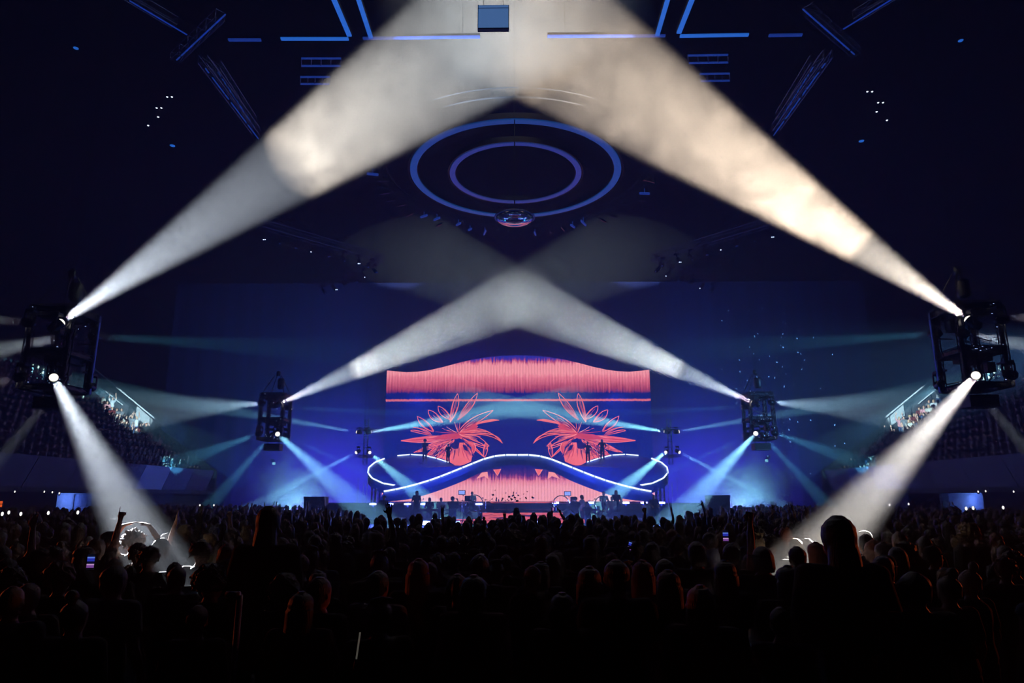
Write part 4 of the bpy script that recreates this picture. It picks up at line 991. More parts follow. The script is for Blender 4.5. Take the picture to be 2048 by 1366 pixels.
HM = {'dark': hairmat('hair_dark', (0.018,0.011,0.008)), 'brown': hairmat('hair_brown', (0.075,0.035,0.018)), 'red': hairmat('hair_red', (0.28,0.07,0.025)), 'blond': hairmat('hair_blond', (0.55,0.36,0.16)), 'grey': hairmat('hair_grey', (0.35,0.33,0.31))}
TM = {n: mat('cloth_'+n, c, 0.85, scale=5, var=0.2, spec=0.2) for n, c in {'black': (.012,.012,.013), 'charcoal': (.035,.035,.038), 'navy': (.015,.02,.05), 'white': (.6,.58,.55), 'grey': (.18,.18,.18), 'olive': (.05,.055,.03), 'maroon': (.12,.02,.02), 'pink': (.6,.25,.25), 'denim': (.05,.08,.15), 'cream': (.5,.45,.36)}.items()}
POSES = {'standing': ('down','down'), 'right_up': ('up','down'), 'pointing': ('point','down'), 'fist_up': ('down','fist'), 'horns': ('horn','down'), 'both_up': ('up','up'), 'phone': ('phone','phone'), 'phone_high': ('phonehigh','phonehigh'), 'arc': ('arc','arc'), 'hips': ('hip','hip'), 'play': ('play','play'), 'chest': ('chest','down')}
BODY, TOP, LOW, HAIR = {}, {}, {}, {}
def body_mesh(pose, sit=False):
    k = (pose, sit)
    if k not in BODY:
        mb = MB(); loft(mb, TORSO); capsule(mb, (0,.0,1.45), (0,.012,1.55), .056, .054); loft(mb, HEADR, 18)
        capsule(mb, (0,.095,1.60), (0,.112,1.575), .011, .016, 8)            # nose
        capsule(mb, (-.02,.098,1.543), (.02,.098,1.543), .009, seg=7)        # lips
        capsule(mb, (0,.085,1.515), (0,.08,1.51), .02, seg=8)                # chin
        for s in (-1, 1):
            capsule(mb, (s*.076,.0,1.575), (s*.081,-.008,1.605), .010, .013, 7); capsule(mb, (s*.045,.088,1.625), (s*.015,.095,1.627), .009, seg=6)
        arms(mb, *POSES[pose]); legs(mb, 0, sit)
        BODY[k] = solid(mb, 0.0095, 'person_body', M['skin'])
        e = MB()
    return BODY[k]
def top_mesh(pose, sleeve):
    k = (pose, sleeve)
    if k not in TOP:
        mb = MB(); inf = .012 if sleeve != 'long' else .02
        loft(mb, [(x_, y_, z_, rx+inf+(.012 if z_ < 1.2 else 0), ry+inf+.006) for x_, y_, z_, rx, ry in TORSO[:-2]]+[(0,0,1.47,.078,.066),(0,0,1.478,.062,.058)])
        arms(mb, *POSES[pose], inf, sleeve)
        if sleeve == 'none':
            for s in (-1, 1): capsule(mb, (s*.10,0,1.40), (s*.16,0,1.395), .066, .06)
        TOP[k] = solid(mb, 0.014, 'top_garment', TM['black'], 1)
    return TOP[k]
def low_mesh(sit):
    if sit not in LOW:
        mb = MB(); loft(mb, [(x_, y_, z_, rx+.012, ry+.012) for x_, y_, z_, rx, ry in TORSO[:3]]); legs(mb, .014, sit); LOW[sit] = solid(mb, 0.018, 'trousers', TM['denim'], 1)
    return LOW[sit]
def hair_mesh(style):
    if style in HAIR: return HAIR[style]
    mb = MB(); r2 = random.Random(len(style))
    cap_ = lambda g, zlow: [(0,-.012-.004*(1.66-z_)/.1 if z_ < 1.66 else -.008, z_, rx+g, ry+g-.004 if z_ > 1.64 else ry+g-.02) for x_, y_, z_, rx, ry in HEADR if z_ > zlow]+[(0,-.008,1.722+g*.8,.03,.04)]
    if style in ('short', 'quiff', 'cap', 'bald_crown'):
        loft(mb, [(0,-.035,1.54,.062,.066),(0,-.028,1.575,.075,.080)]+cap_(.010, 1.6))
    if style == 'quiff':
        for k in range(7): capsule(mb, ((k-3)*.018,.03,1.72), ((k-3)*.022,-.03,1.755-.004*abs(k-3)), .022, .015, 8)
    if style == 'cap':
        loft(mb, [(0,-.005,1.645,.086,.108),(0,-.005,1.69,.084,.104),(0,-.005,1.73,.06,.075),(0,-.005,1.745,.02,.03)]); loft(mb, [(0,.12,1.648,.070,.075),(0,.12,1.658,.066,.072)])
    if style == 'beanie':
        loft(mb, [(0,-.01,1.61,.088,.108),(0,-.01,1.66,.094,.112),(0,-.012,1.72,.088,.105),(0,-.02,1.77,.06,.075),(0,-.02,1.79,.02,.03)])
        for k in range(9): t = TAU*k/9; capsule(mb, (.055*math.cos(t),-.015+.07*math.sin(t),1.735), (.02*math.cos(t),-.02+.03*math.sin(t),1.785), .022, .018, 7)
        loft(mb, [(0,-.05,1.40,.10,.08),(0,-.055,1.47,.092,.075),(0,-.05,1.56,.085,.075),(0,-.03,1.62,.08,.085)])
    if style in ('long', 'verylong', 'bow', 'halfup'):
        loft(mb, cap_(.017, 1.58)); zb = 1.30 if style != 'verylong' else 1.16
        loft(mb, [(0,-.075,zb,.05,.02),(0,-.085,zb+.05,.085,.035),(0,-.08,zb+.12,.10,.045),(0,-.065,1.48,.098,.055),(0,-.045,1.55,.093,.07),(0,-.02,1.62,.09,.09),(0,-.005,1.68,.075,.085)])
        for k in range(26):
            a_ = PI*(1.02+.96*k/25); x_, y_ = .088*math.cos(a_), -.03+.07*math.sin(a_)
            capsule(mb, (x_, y_, 1.60), (x_*1.12+r2.uniform(-.01,.01), y_*1.25-.01, zb+r2.uniform(-.03,.06)), .017, .008, 6)
        if style == 'bow':
            for s in (-1, 1): capsule(mb, (s*.02,-.125,1.60), (s*.07,-.13,1.625), .016, .03, 8); capsule(mb, (s*.012,-.125,1.59), (s*.045,-.14,1.45), .012, .022, 8)
            capsule(mb, (-.015,-.125,1.60), (.015,-.125,1.60), .02, seg=8)
    if style == 'bob':
        loft(mb, [(0,-.045,1.50,.082,.06),(0,-.04,1.54,.092,.078),(0,-.025,1.60,.094,.095),(0,-.012,1.66,.09,.106),(0,-.008,1.70,.072,.09),(0,-.005,1.738,.03,.04)])
    if style == 'bun':
        loft(mb, [(0,-.035,1.56,.07,.07)]+cap_(.011, 1.6)); mb.sphere((0,-.06,1.765), .048, 12, 8)
    if style == 'pony':
        loft(mb, [(0,-.035,1.56,.07,.07)]+cap_(.011, 1.6)); capsule(mb, (0,-.10,1.68), (0,-.15,1.62), .025, .035); capsule(mb, (0,-.15,1.62), (0,-.13,1.38), .035, .015)
    if style in ('curly', 'afro', 'wildcurl'):
        R_ = {'curly': .10, 'afro': .125, 'wildcurl': .12}[style]
        loft(mb, cap_(.015, 1.58))
        for k in range(150):
            t = r2.uniform(0, TAU); p_ = math.acos(r2.uniform(-.55, 1)); c_ = Vector((R_*math.sin(p_)*math.cos(t), R_*1.05*math.sin(p_)*math.sin(t)-.02, 1.645+R_*math.cos(p_)))
            if c_.y > .06 and c_.z < 1.66: continue
            e_ = c_+Vector((r2.uniform(-1,1), r2.uniform(-1,1), r2.uniform(-1,1)))*(.022 if style != 'wildcurl' else .05); capsule(mb, c_, e_, .020, .008 if style == 'wildcurl' else .016, 6)
    HAIR[style] = solid(mb, 0.0085 if style in ('wildcurl','long','verylong','bow') else 0.010, 'hair', HM['dark'], 1)
    return HAIR[style]
PHONE_F, PHONE_S = None, None
M['phone_glass'] = mat('phone_case', (.01,.01,.012), .25)
def phone_screen_mat():
    m, nt, out = nodemat('phone_live_picture'); e_ = nt.nodes.new('ShaderNodeEmission'); nt.links.new(e_.outputs[0], out.inputs[0]); e_.inputs[1].default_value = .9
    tc = nt.nodes.new('ShaderNodeTexCoord'); sx = nt.nodes.new('ShaderNodeSeparateXYZ'); nt.links.new(tc.outputs['Object'], sx.inputs[0])
    mr = nt.nodes.new('ShaderNodeMapRange'); mr.inputs['From Min'].default_value = -.07; mr.inputs['From Max'].default_value = .07; nt.links.new(sx.outputs[2], mr.inputs['Value'])
    cr = nt.nodes.new('ShaderNodeValToRGB'); cr.color_ramp.interpolation = 'CONSTANT'; nt.links.new(mr.outputs[0], cr.inputs[0]); nt.links.new(cr.outputs[0], e_.inputs[0])
    st = [(0,(10,8,20)),(.12,(120,70,150)),(.3,(190,150,200)),(.38,(10,10,40)),(.55,(40,50,170)),(.75,(90,120,220)),(.85,(10,12,30))]
    e = cr.color_ramp.elements; e[0].color = (*lin(*st[0][1]),1); e[1].position = st[1][0]; e[1].color = (*lin(*st[1][1]),1)
    for p_, c_ in st[2:]: k = e.new(p_); k.color = (*lin(*c_),1)
    m.cycles.emission_sampling = 'NONE'; return m
M['phone_screen'] = phone_screen_mat()
def phone(p, rz, label, tilt=0.0, roll=0.0):
    o = thing('phone', label, 'phone', p, rz, 'phones held up in the crowd'); o.rotation_euler = (tilt, roll, rz)
    x = MB(); x.box((0,0,0), (.074,.009,.152)); x.build('phone_body', M['phone_glass'], o)
    x = MB(); x.box((0,-.0055,0), (.068,.002,.144)); x.build('phone_display', M['phone_screen'], o)
    return o
HN = {'short': 'short haired', 'quiff': 'swept short haired', 'cap': 'capped', 'beanie': 'bushy haired', 'long': 'long haired', 'verylong': 'very long haired', 'bow': 'bow wearing long haired', 'halfup': 'long haired', 'bob': 'bob haired', 'bun': 'top-bunned', 'pony': 'ponytailed', 'curly': 'curly haired', 'afro': 'round curly haired', 'wildcurl': 'wild curly haired'}
PN = {'standing': '', 'right_up': 'with right hand up', 'pointing': 'pointing a finger up', 'fist_up': 'raising a fist', 'horns': 'raising horned fingers', 'both_up': 'with both hands up', 'phone': 'filming with a phone', 'phone_high': 'holding a phone high', 'arc': 'with arms arched overhead', 'hips': 'with hands on hips', 'play': 'playing', 'chest': 'with one hand raised to the chest'}
def linkobj(name, me, parent, material):
    o = bpy.data.objects.new(name, me); COL.objects.link(o)
    if parent is not None: o.parent = parent
    o.material_slots[0].link = 'OBJECT'; o.material_slots[0].material = material
    return o
EYE = None
def person(loc, h=1.72, rz=0.0, pose='standing', hair='short', hc='dark', top='black', sleeve='short', skin='skin', low='denim', sit=False, wide=1.0, label=None, group=None, eyes=False, lean=0.0):
    global EYE
    b_ = linkobj('person', body_mesh(pose, sit), None, M[skin]); k = h/1.73
    b_.location = loc; b_.rotation_euler = (lean, 0, rz); b_.scale = (k*wide, k*wide, k)
    tag(b_, label, 'person', group)
    linkobj('shirt', top_mesh(pose, sleeve), b_, TM[top]); linkobj('trousers', low_mesh(sit), b_, TM[low]); linkobj('hair' if hair not in ('cap',) else 'cap', hair_mesh(hair), b_, HM[hc] if hc in HM else TM[hc])
    if eyes:
        if EYE is None:
            e = MB()
            for s in (-1, 1): e.sphere((s*.031,.093,1.608), (.012,.008,.007), 8, 5)
            EYE = e.mesh('eyes', M['exit_dark'])
        o = bpy.data.objects.new('eyes', EYE); COL.objects.link(o); o.parent = b_
    return b_
TAKEN = []
def hero(px, ytop, Y, label, group='people standing in the crowd', ground=0.0, **kw):
    """a standing person whose head top meets the given point of the view"""
    p = W(px, ytop, Y); extra = {'wildcurl': .06, 'afro': .05, 'beanie': .06, 'quiff': .03, 'curly': .03}.get(kw.get('hair'), .012)
    h = p.z-ground-extra; TAKEN.append((p.x, Y))
    return person((p.x, Y, ground), h=h, label=label, group=group, **kw)
# -- people who stand out in the photograph
def HY(y, h=1.65): return (CAM.z-h)*F/(y-995.0)*1.0
hero(540, 1014, 6.2, 'tall dark silhouetted person with round thick hair rising above the crowd on the left', ground=.32, hair='beanie', hc='dark', wide=1.12, sleeve='long')
hero(1672, 1034, 5.1, 'big dark silhouetted person with bushy hair and wide shoulders blocking the right beam foot', ground=.22, hair='beanie', hc='dark', wide=1.22, sleeve='long')
for px, Y, g in ((540, 6.2, .32), (1672, 5.1, .22)):
    p = W(px, 1030, Y); x = MB(); x.box((0,0,g/2), (.7,.5,g)); tag(x.build('equipment_crate', M['black_plastic'], None, (p.x, Y, 0)), 'low black crate under the tall silhouetted person on the %s' % ('left' if px < 1036 else 'right'), 'crate')
hero(196, 1074, 8.6, 'person with red lit right arm raised beside the left beam foot', pose='pointing', hair='short', hc='brown', top='charcoal', rz=-.3)
hero(222, 1063, 8.9, 'person in a cap looking right, left of the arched arms', hair='cap', hc='charcoal', top='maroon', rz=-1.2)
hero(272, 1058, 9.3, 'wild curly haired person with both arms arched overhead in the left beam', pose='arc', hair='wildcurl', hc='brown', top='white', skin='skin', rz=.1)
hero(279, 1083, 8.2, 'short haired person right in front of the arched arms', hair='short', hc='brown', top='black', rz=-.7)
hero(325, 1074, 9.0, 'close cropped person with white rim light in the left beam foot', hair='short', hc='dark', top='white', rz=-.6)
hero(338, 1066, 9.9, 'person in a white cap beyond the close cropped head at the left beam', hair='cap', hc='white', top='grey', rz=-1.2, pose='right_up')
hero(405, 1080, 8.0, 'curly haired person glowing brown right of the left beam foot', hair='curly', hc='brown', top='white', rz=-.2)
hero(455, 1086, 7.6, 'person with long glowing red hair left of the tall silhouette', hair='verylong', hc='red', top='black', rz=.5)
hero(172, 1090, 7.8, 'long haired person beside the lit phone on the left', hair='long', hc='brown', top='black', rz=-.9)
hero(110, 1090, 7.7, 'person seen in red lit profile near the left edge of the crowd', hair='short', hc='dark', rz=-1.0)
hero(85, 1094, 7.6, 'person with red lit cheek behind the phones at far left', hair='long', hc='brown', rz=-.9)
hero(8, 1090, 7.5, 'person with one arm up at the far left edge of view', hair='short', hc='dark', pose='right_up')
hero(232, 1128, 5.6, 'broad person in a grey shirt near the camera on the left', hair='short', hc='brown', top='grey', wide=1.05, rz=-.2)
hero(640, 1150, 5.2, 'person in a black shirt with bare neck right of the metal post', hair='short', hc='brown', wide=1.03, rz=-.35)
hero(605, 1180, 4.9, 'person with wristbands reaching an arm forward near the metal post', hair='long', hc='dark', pose='chest', top='charcoal')
hero(760, 1100, 6.8, 'grey haired person in the dark middle of the crowd', hair='quiff', hc='grey', top='charcoal')
hero(757, 1138, 5.6, 'round headed person in a grey shirt in front of the grey haired person', hair='short', hc='dark', top='grey', wide=1.05, rz=-.3)
hero(838, 1115, 6.0, 'person with long reddish brown hair left of centre', hair='verylong', hc='red', top='black')
hero(960, 1106, 6.4, 'person with a short haircut and bare neck near the centre aisle', hair='short', hc='brown', top='black', rz=-.3)
hero(1124, 1182, 5.0, 'person with a pale bow tied in long hair in the front row', hair='bow', hc='brown', top='black')
hero(1178, 1130, 5.5, 'person with long straight brown hair behind the pale bow', hair='verylong', hc='brown', top='black', rz=-.1)
hero(1232, 1116, 5.2, 'tall broad person wearing a black shirt with faint back print', hair='short', hc='dark', top='black', wide=1.08)
hero(1285, 1118, 6.0, 'person with wavy lit hair tips right of the printed black shirt', hair='long', hc='red', top='black', rz=-.2)
hero(1335, 1137, 5.4, 'very long haired dark person right of the wavy hair tips', hair='verylong', hc='brown', top='black')
hero(1392, 1082, 7.4, 'bob haired person below the phone right of centre', hair='bob', hc='dark')
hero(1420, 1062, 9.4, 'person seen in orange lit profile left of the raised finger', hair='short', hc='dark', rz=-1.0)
q_ = hero(1484, 1084, 7.4, 'person pointing one long bare arm and finger high toward the stage', pose='pointing', hair='short', hc='dark', top='black', sleeve='none', rz=-.05)
q_.location.x = W(1484, 1084, 7.4).x-.12
hero(1513, 1064, 8.8, 'swept blond haired person glowing yellow right of the raised finger', hair='quiff', hc='blond', top='black', rz=-.25)
hero(1540, 1068, 9.4, 'dark curly haired person right of the glowing blond head', hair='curly', hc='dark', rz=-.4)
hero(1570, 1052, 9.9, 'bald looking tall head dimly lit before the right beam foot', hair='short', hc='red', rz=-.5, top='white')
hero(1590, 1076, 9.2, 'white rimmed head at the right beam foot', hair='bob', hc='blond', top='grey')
hero(1613, 1075, 9.3, 'grey rimmed head right beside the white rimmed head', hair='short', hc='grey', top='grey')
hero(1636, 1066, 10.2, 'small white haired head peeping beside the big silhouette', hair='curly', hc='blond', top='grey')
hero(1630, 1082, 7.8, 'long red haired person left of the big silhouette', hair='long', hc='red', top='black')
hero(1592, 1090, 7.3, 'dark round head in front of the white rimmed head', hair='short', hc='dark')
hero(1523, 1092, 7.0, 'broad round shouldered person below the glowing blond head', hair='bob', hc='dark', wide=1.1)
hero(1448, 1118, 6.0, 'dark haired person in front of the pointing arm', hair='long', hc='dark')
hero(1575, 1128, 5.6, 'large hooded looking dark head left of the big silhouette', hair='verylong', hc='dark', wide=1.1)
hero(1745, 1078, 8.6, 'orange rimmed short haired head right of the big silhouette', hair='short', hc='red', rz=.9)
hero(1765, 1082, 8.1, 'long haired person with red lit edge right of the big silhouette', hair='long', hc='brown', rz=.4)
hero(1792, 1093, 7.5, 'thin rimmed round head beyond the white cap', hair='bob', hc='dark')
hero(1807, 1082, 8.2, 'curly headed person with orange rim on the right', hair='curly', hc='brown')
hero(1863, 1092, 8.3, 'person in a peaked cap facing right at the crowd edge', hair='cap', hc='charcoal', rz=-1.5)
hero(1765, 1113, 6.4, 'person in a cap with pale brim line right of the big silhouette', hair='cap', hc='grey', rz=-.9)
hero(1730, 1066, 8.9, 'tall dark head touching the right side of the beam foot', hair='short', hc='dark')
hero(1825, 1140, 4.9, 'broad person in an olive shirt low on the right', hair='short', hc='dark', top='olive', wide=1.1)
hero(1114, 1034, 15.8, 'person holding a phone high right of the centre steps', pose='phone_high', hair='short', hc='dark')
hero(1270, 1044, 15.0, 'person raising a fist in front of the right keyboard', pose='pointing', hair='short', hc='dark')
hero(1392, 1024, 21, 'person raising an open hand left of the right black case', pose='right_up', hair='short', hc='dark')
hero(1375, 1021, 24.5, 'brightly lit white haired person in the foot of the right middle beam', hair='bob', hc='blond', top='white')
hero(728, 1028, 25.5, 'brightly lit fair haired person in the foot of the left middle beam', hair='short', hc='blond', top='white', rz=-.8)
hero(690, 1030, 24.5, 'blue lit person left of the bright fair head', hair='long', hc='blond', top='denim')
hero(633, 1033, 20.5, 'orange lit head left of the left middle beam foot', hair='short', hc='red', top='grey')
for i, (px, y, Y) in enumerate(((868,1036,19),(905,1037,18),(938,1035,17.5),(968,1038,19.5),(985,1040,18),(1008,1036,20),(1058,1037,18.5),(1098,1038,19),(1160,1034,17),(1178,1037,19.5),(1210,1036,18),(1243,1034,19),(1300,1033,17.5),(1330,1036,19),(833,1034,18),(795,1035,19),(760,1034,17.5))):
    hero(px, y, Y, 'dark head against the stage lights, %s in that line counted from the left' % {14: 'third', 15: 'second', 16: 'first', 0: 'fourth', 1: 'fifth', 2: 'sixth', 3: 'seventh', 4: 'eighth', 5: 'ninth', 6: 'tenth', 7: 'eleventh', 8: 'twelfth', 9: 'thirteenth', 10: 'fourteenth', 11: 'fifteenth', 12: 'sixteenth', 13: 'seventeenth'}[i], hair=('short','bob','long','bun','afro','long','short','curly')[i % 8], hc='dark')
p_ = hero(1033, 1014, 21.0, 'long haired person raised above the crowd in front of the centre steps', ground=.42, hair='verylong', hc='dark', wide=1.15)
x = MB(); x.box((0,0,.21), (.7,.5,.42)); tag(x.build('equipment_crate', M['black_plastic'], None, (p_.location.x, 21.0, 0)), 'low black crate under the raised long haired person', 'crate')
# phones
phone(W(182, 1124, 6.9), .1, 'phone with violet picture held up on the left of the crowd')
phone(W(1451, 1073, 9.0), 0, 'phone showing the blue beams left of the raised finger')
phone(W(1261, 1092, 10.0), 0, 'small phone with pink picture right of centre', 0, .3)
phone(W(553, 1077, 7.4), 0, 'phone held level beside the tall left silhouette', 1.2, PI/2)
phone(W(960, 1117, 9.5).lerp(W(960,1117,9.5), 1), 0.4, 'dim phone beyond the centre aisle heads', .5, .2)
phone(W(1109, 1018, 15.6), 0, 'phone lifted in front of the centre steps', 0, PI/2)
phone(W(838, 1000, 43), 0, 'tiny bright phone at the stage edge')
# metal post and glow stick
x = MB(); p = W(480, 1190, 4.6); x.tube((0,0,0), (0,0,p.z), .02, n=10); x.tube((0,0,p.z), (-.09,0,p.z+.002), .022, n=10); x.box((0,0,.01), (.3,.3,.02)); tag(x.build('barrier_post', mat('painted_post', (.35,.36,.34), .4, .3), None, (p.x, 4.6, 0)), 'plain metal post standing among the nearest people on the left', 'post')
p = W(714, 1290, 3.4); o = thing('wrist_strap_light', 'thin pale glowing stick held low near the camera', 'light stick', p)
x = MB(); x.tube((0,0,-.06), (.012,0,.055), .004, n=8); x.build('glow_tube', mat('glow_tube', (.6,.6,.5), .4, emit=(.5,.48,.4), es=.1), o); x = MB(); x.tube((-.008,0,-.12), (0,0,-.06), .007, n=8); x.build('handle', M['black_plastic'], o)

# -- the rest of the standing crowd: the nearest ones individually
HS = ['short','short','quiff','long','verylong','bob','bun','pony','curly','long','cap','short','halfup','afro']
HCs = ['dark','dark','brown','dark','brown','red','blond','dark']
TS = ['black','charcoal','black','navy','grey','black','olive','maroon','black','denim']
ZONES = [(-99, 130, 'at the far left edge of the crowd'), (130, 330, 'below the left near beam foot'), (330, 470, 'between left beam and tall silhouette'), (470, 620, 'below the tall left silhouette'), (620, 760, 'below the left black case'), (760, 880, 'below the left ramp curl'), (880, 990, 'below the left flower'), (990, 1090, 'below the centre steps'), (1090, 1200, 'below the right flower'), (1200, 1330, 'below the right ramp curl'), (1330, 1470, 'below the right black case'), (1470, 1600, 'below the raised pointing finger'), (1600, 1760, 'around the big right silhouette'), (1760, 1920, 'below the right near lamp tower'), (1920, 2200, 'at the far right edge of the crowd')]
ORD = ['nearest','second nearest','third nearest','fourth nearest','fifth nearest','sixth nearest','seventh nearest','eighth nearest','ninth nearest','tenth nearest','eleventh nearest','twelfth nearest','thirteenth nearest','fourteenth nearest','fifteenth nearest','sixteenth nearest','seventeenth nearest','eighteenth nearest','nineteenth nearest','twentieth nearest','twenty-first nearest','twenty-second nearest','twenty-third nearest','twenty-fourth nearest','twenty-fifth nearest','twenty-sixth nearest','twenty-seventh nearest','twenty-eighth nearest','twenty-ninth nearest','thirtieth nearest']
def pxof(x, Y, z=1.6):
    v = CM.inverted() @ Vector((x, Y, z)); return 1024+F*v.x/-v.z, 683-F*v.y/-v.z
spots = []
yy = 4.9; row = 0
while yy < 49:
    st = 0.66 if yy < 16 else 0.8
    n_ = int(1.6*yy/st)+2; off = rnd.uniform(0, st)
    for k in range(-n_//2-1, n_//2+2):
        x_ = k*st+off+rnd.uniform(-.16,.16); y_ = yy+rnd.uniform(-.2,.2)
        if abs(x_) > 24: continue
        if yy > 21.2 and abs(x_-.3) < 8.2*yy/36: continue
        if yy > 33 and abs(x_) < 12.5: continue
        if yy > 45.5 and (abs(x_) < 13.5 or 11 < abs(x_) < 16): continue
        px, py = pxof(x_, y_)
        if px < -40 or px > 2090: continue
        if any((x_-a)**2+(y_-b)**2 < (.46**2 if yy < 12 else .4**2) for a, b in TAKEN): continue
        spots.append((y_, x_, px))
    yy += 0.74 if yy < 16 else 0.85; row += 1
spots.sort()
NIND = 170
indiv = spots[:NIND]; rest = spots[NIND:]
zi = {z[2]: 0 for z in ZONES}
used_labels = set()
for y_, x_, px in indiv:
    zn = next((z[2] for z in ZONES if z[0] <= px < z[1]), ZONES[-1][2] if px > 1000 else ZONES[0][2]); o_ = ORD[min(zi[zn], 29)]; zi[zn] += 1
    hs = rnd.choice(HS); hc = rnd.choice(HCs); tp = rnd.choice(TS); pose = 'standing'; r_ = rnd.random()
    if y_ > 8:
        if r_ < .012: pose = 'right_up'
        elif r_ < .02: pose = 'fist_up'
        elif r_ < .028: pose = 'horns'
        elif r_ < .06: pose = 'phone'
    h_ = rnd.gauss(1.60, .055) if y_ < 9 else rnd.gauss(1.66, .07)
    if hs == 'cap' : hc = rnd.choice(('black','charcoal','white'))
    lab = '%s %s person in %s top, %s %s' % (hc if hs != 'cap' else hc, HN[hs], tp, o_, zn)
    w_ = lab.split(); lab0 = lab
    if len(w_) > 16 or lab.count('-')+len(w_) > 16: lab = '%s person in %s top, %s %s' % (HN[hs], tp, o_, zn)
    if len(lab.replace('-', ' ').split()) > 16: lab = '%s person, %s %s' % (HN[hs], o_, zn)
    person((x_, y_, 0), h=min(1.84, max(1.48, h_)), rz=rnd.gauss(0, .3), pose=pose, hair=hs, hc=hc, top=tp, sleeve=rnd.choice(('short','short','long','none')), skin=rnd.choice(('skin','skin','skin_tan','skin_dark')), wide=rnd.uniform(.92, 1.06), label=lab, group='people standing in the crowd')

# -- far crowd and seated audience as one mass each: light low detail figures
def lowfig(pose, hair, sit=False):
    mb = MB()
    loft(mb, [(0,0,.9,.15,.11),(0,0,1.1,.14,.1),(0,0,1.3,.18,.12),(0,0,1.4,.19,.11),(0,0,1.47,.07,.06)], 8, 1)
    loft(mb, [(0,.01,1.46,.05,.055),(0,.015,1.52,.06,.08),(0,.01,1.6,.076,.1),(0,0,1.68,.066,.088),(0,0,1.722,.02,.03)], 8, 0)
    if hair == 'long': loft(mb, [(0,-.07,1.3,.06,.03),(0,-.07,1.42,.1,.05),(0,-.04,1.55,.094,.07),(0,-.012,1.65,.088,.106),(0,0,1.74,.03,.04)], 8, 2)
    else: loft(mb, [(0,-.03,1.56,.074,.08),(0,-.014,1.64,.087,.104),(0,-.008,1.7,.066,.085),(0,0,1.74,.02,.03)], 8, 2)
    for kind, sgn in zip(POSES[pose], (1, -1)):
        S, E, Wp, hd, hn, st = armset(kind); f = lambda v: Vector((v[0]*sgn, v[1], v[2])); S, E, Wp, hd = f(S), f(E), f(Wp), f(hd).normalized()
        mb.tube(S, E, .06, .045, 6, 1); mb.tube(E, Wp, .042, .028, 6, 0); mb.tube(Wp, Wp+hd*.08, .03, .036, 6, 0)
        for q in (-1.5,-.5,.5,1.5): mb.tube(Wp+hd*.07+Vector((q*.018,0,0)), Wp+hd*.15+Vector((q*.026,0,0)), .009, .007, 3, 0)
    if sit:
        for s in (-1, 1): mb.tube((s*.09,0,.93), (s*.1,.42,.92), .085, .06, 6, 1); mb.tube((s*.1,.42,.92), (s*.1,.40,.50), .058, .04, 6, 1)
    else:
        for s in (-1, 1): mb.tube((s*.09,0,.92), (s*.11,.02,.5), .085, .06, 6, 1); mb.tube((s*.11,.02,.5), (s*.12,0,0), .058, .04, 6, 1)
    V = np.array([tuple(v) for v in mb.v], dtype=np.float32); return V, mb.f, mb.m
def mass(name, items, mats, label):
    """items: (kind index, x, y, z, rz, scale, cloth slot); KINDS low figures merged into one mesh"""
    Vs, loops, starts, totals, mi = [], [], [], [], []; nv = 0; nl = 0
    for ki, x_, y_, z_, rz, sc_, cl in items:
        V, fs, ms = KINDS_[ki]; c_, s_ = math.cos(rz)*sc_, math.sin(rz)*sc_
        P = np.empty_like(V); P[:,0] = V[:,0]*c_-V[:,1]*s_+x_; P[:,1] = V[:,0]*s_+V[:,1]*c_+y_; P[:,2] = V[:,2]*sc_+z_
        Vs.append(P); fl, ft, fm = FLAT[ki]
        loops.append(fl+nv); totals.append(ft); mi.append(np.where(fm == 1, cl, np.where(fm == 2, 5+(int(x_*37) % 2), 0))); nv += len(V)
    V = np.concatenate(Vs); loops = np.concatenate(loops); totals = np.concatenate(totals); mi = np.concatenate(mi); starts = np.concatenate([[0], np.cumsum(totals)[:-1]])
    me = bpy.data.meshes.new(name); me.vertices.add(len(V)); me.vertices.foreach_set('co', V.ravel()); me.loops.add(len(loops)); me.loops.foreach_set('vertex_index', loops.astype(np.int32))
    me.polygons.add(len(totals)); me.polygons.foreach_set('loop_start', starts.astype(np.int32)); me.polygons.foreach_set('loop_total', totals.astype(np.int32))
    for m_ in mats: me.materials.append(m_)
    me.polygons.foreach_set('material_index', mi.astype(np.int32)); me.polygons.foreach_set('use_smooth', np.ones(len(totals), dtype=bool)); me.update(calc_edges=True)
    o = bpy.data.objects.new(name, me); COL.objects.link(o); return tag(o, label, None, None, 'stuff')
KINDS_ = [lowfig('standing','short'), lowfig('standing','long'), lowfig('right_up','short'), lowfig('both_up','long'), lowfig('phone_high','short'), lowfig('play','short',True), lowfig('play','long',True), lowfig('both_up','short',True)]
FLAT = [(np.array([i for f in fs for i in f]), np.array([len(f) for f in fs]), np.array(ms)) for V, fs, ms in KINDS_]
MM = [M['skin'], TM['black'], TM['charcoal'], TM['navy'], TM['grey'], HM['dark'], HM['brown']]
it = []
for y_, x_, px in rest:
    r_ = rnd.random(); k = 0 if r_ < .5 else 1 if r_ < .96 else 2 if r_ < .972 else 3 if r_ < .976 else 4 if r_ < .985 else 0
    it.append((k, x_, y_, 0, rnd.gauss(0, .3), min(1.07, max(.86, rnd.gauss(.965, .045))), rnd.choice((1,1,2,3,4))))
mass('crowd', it, MM, 'far dense crowd of dark standing people reaching back to the stage')
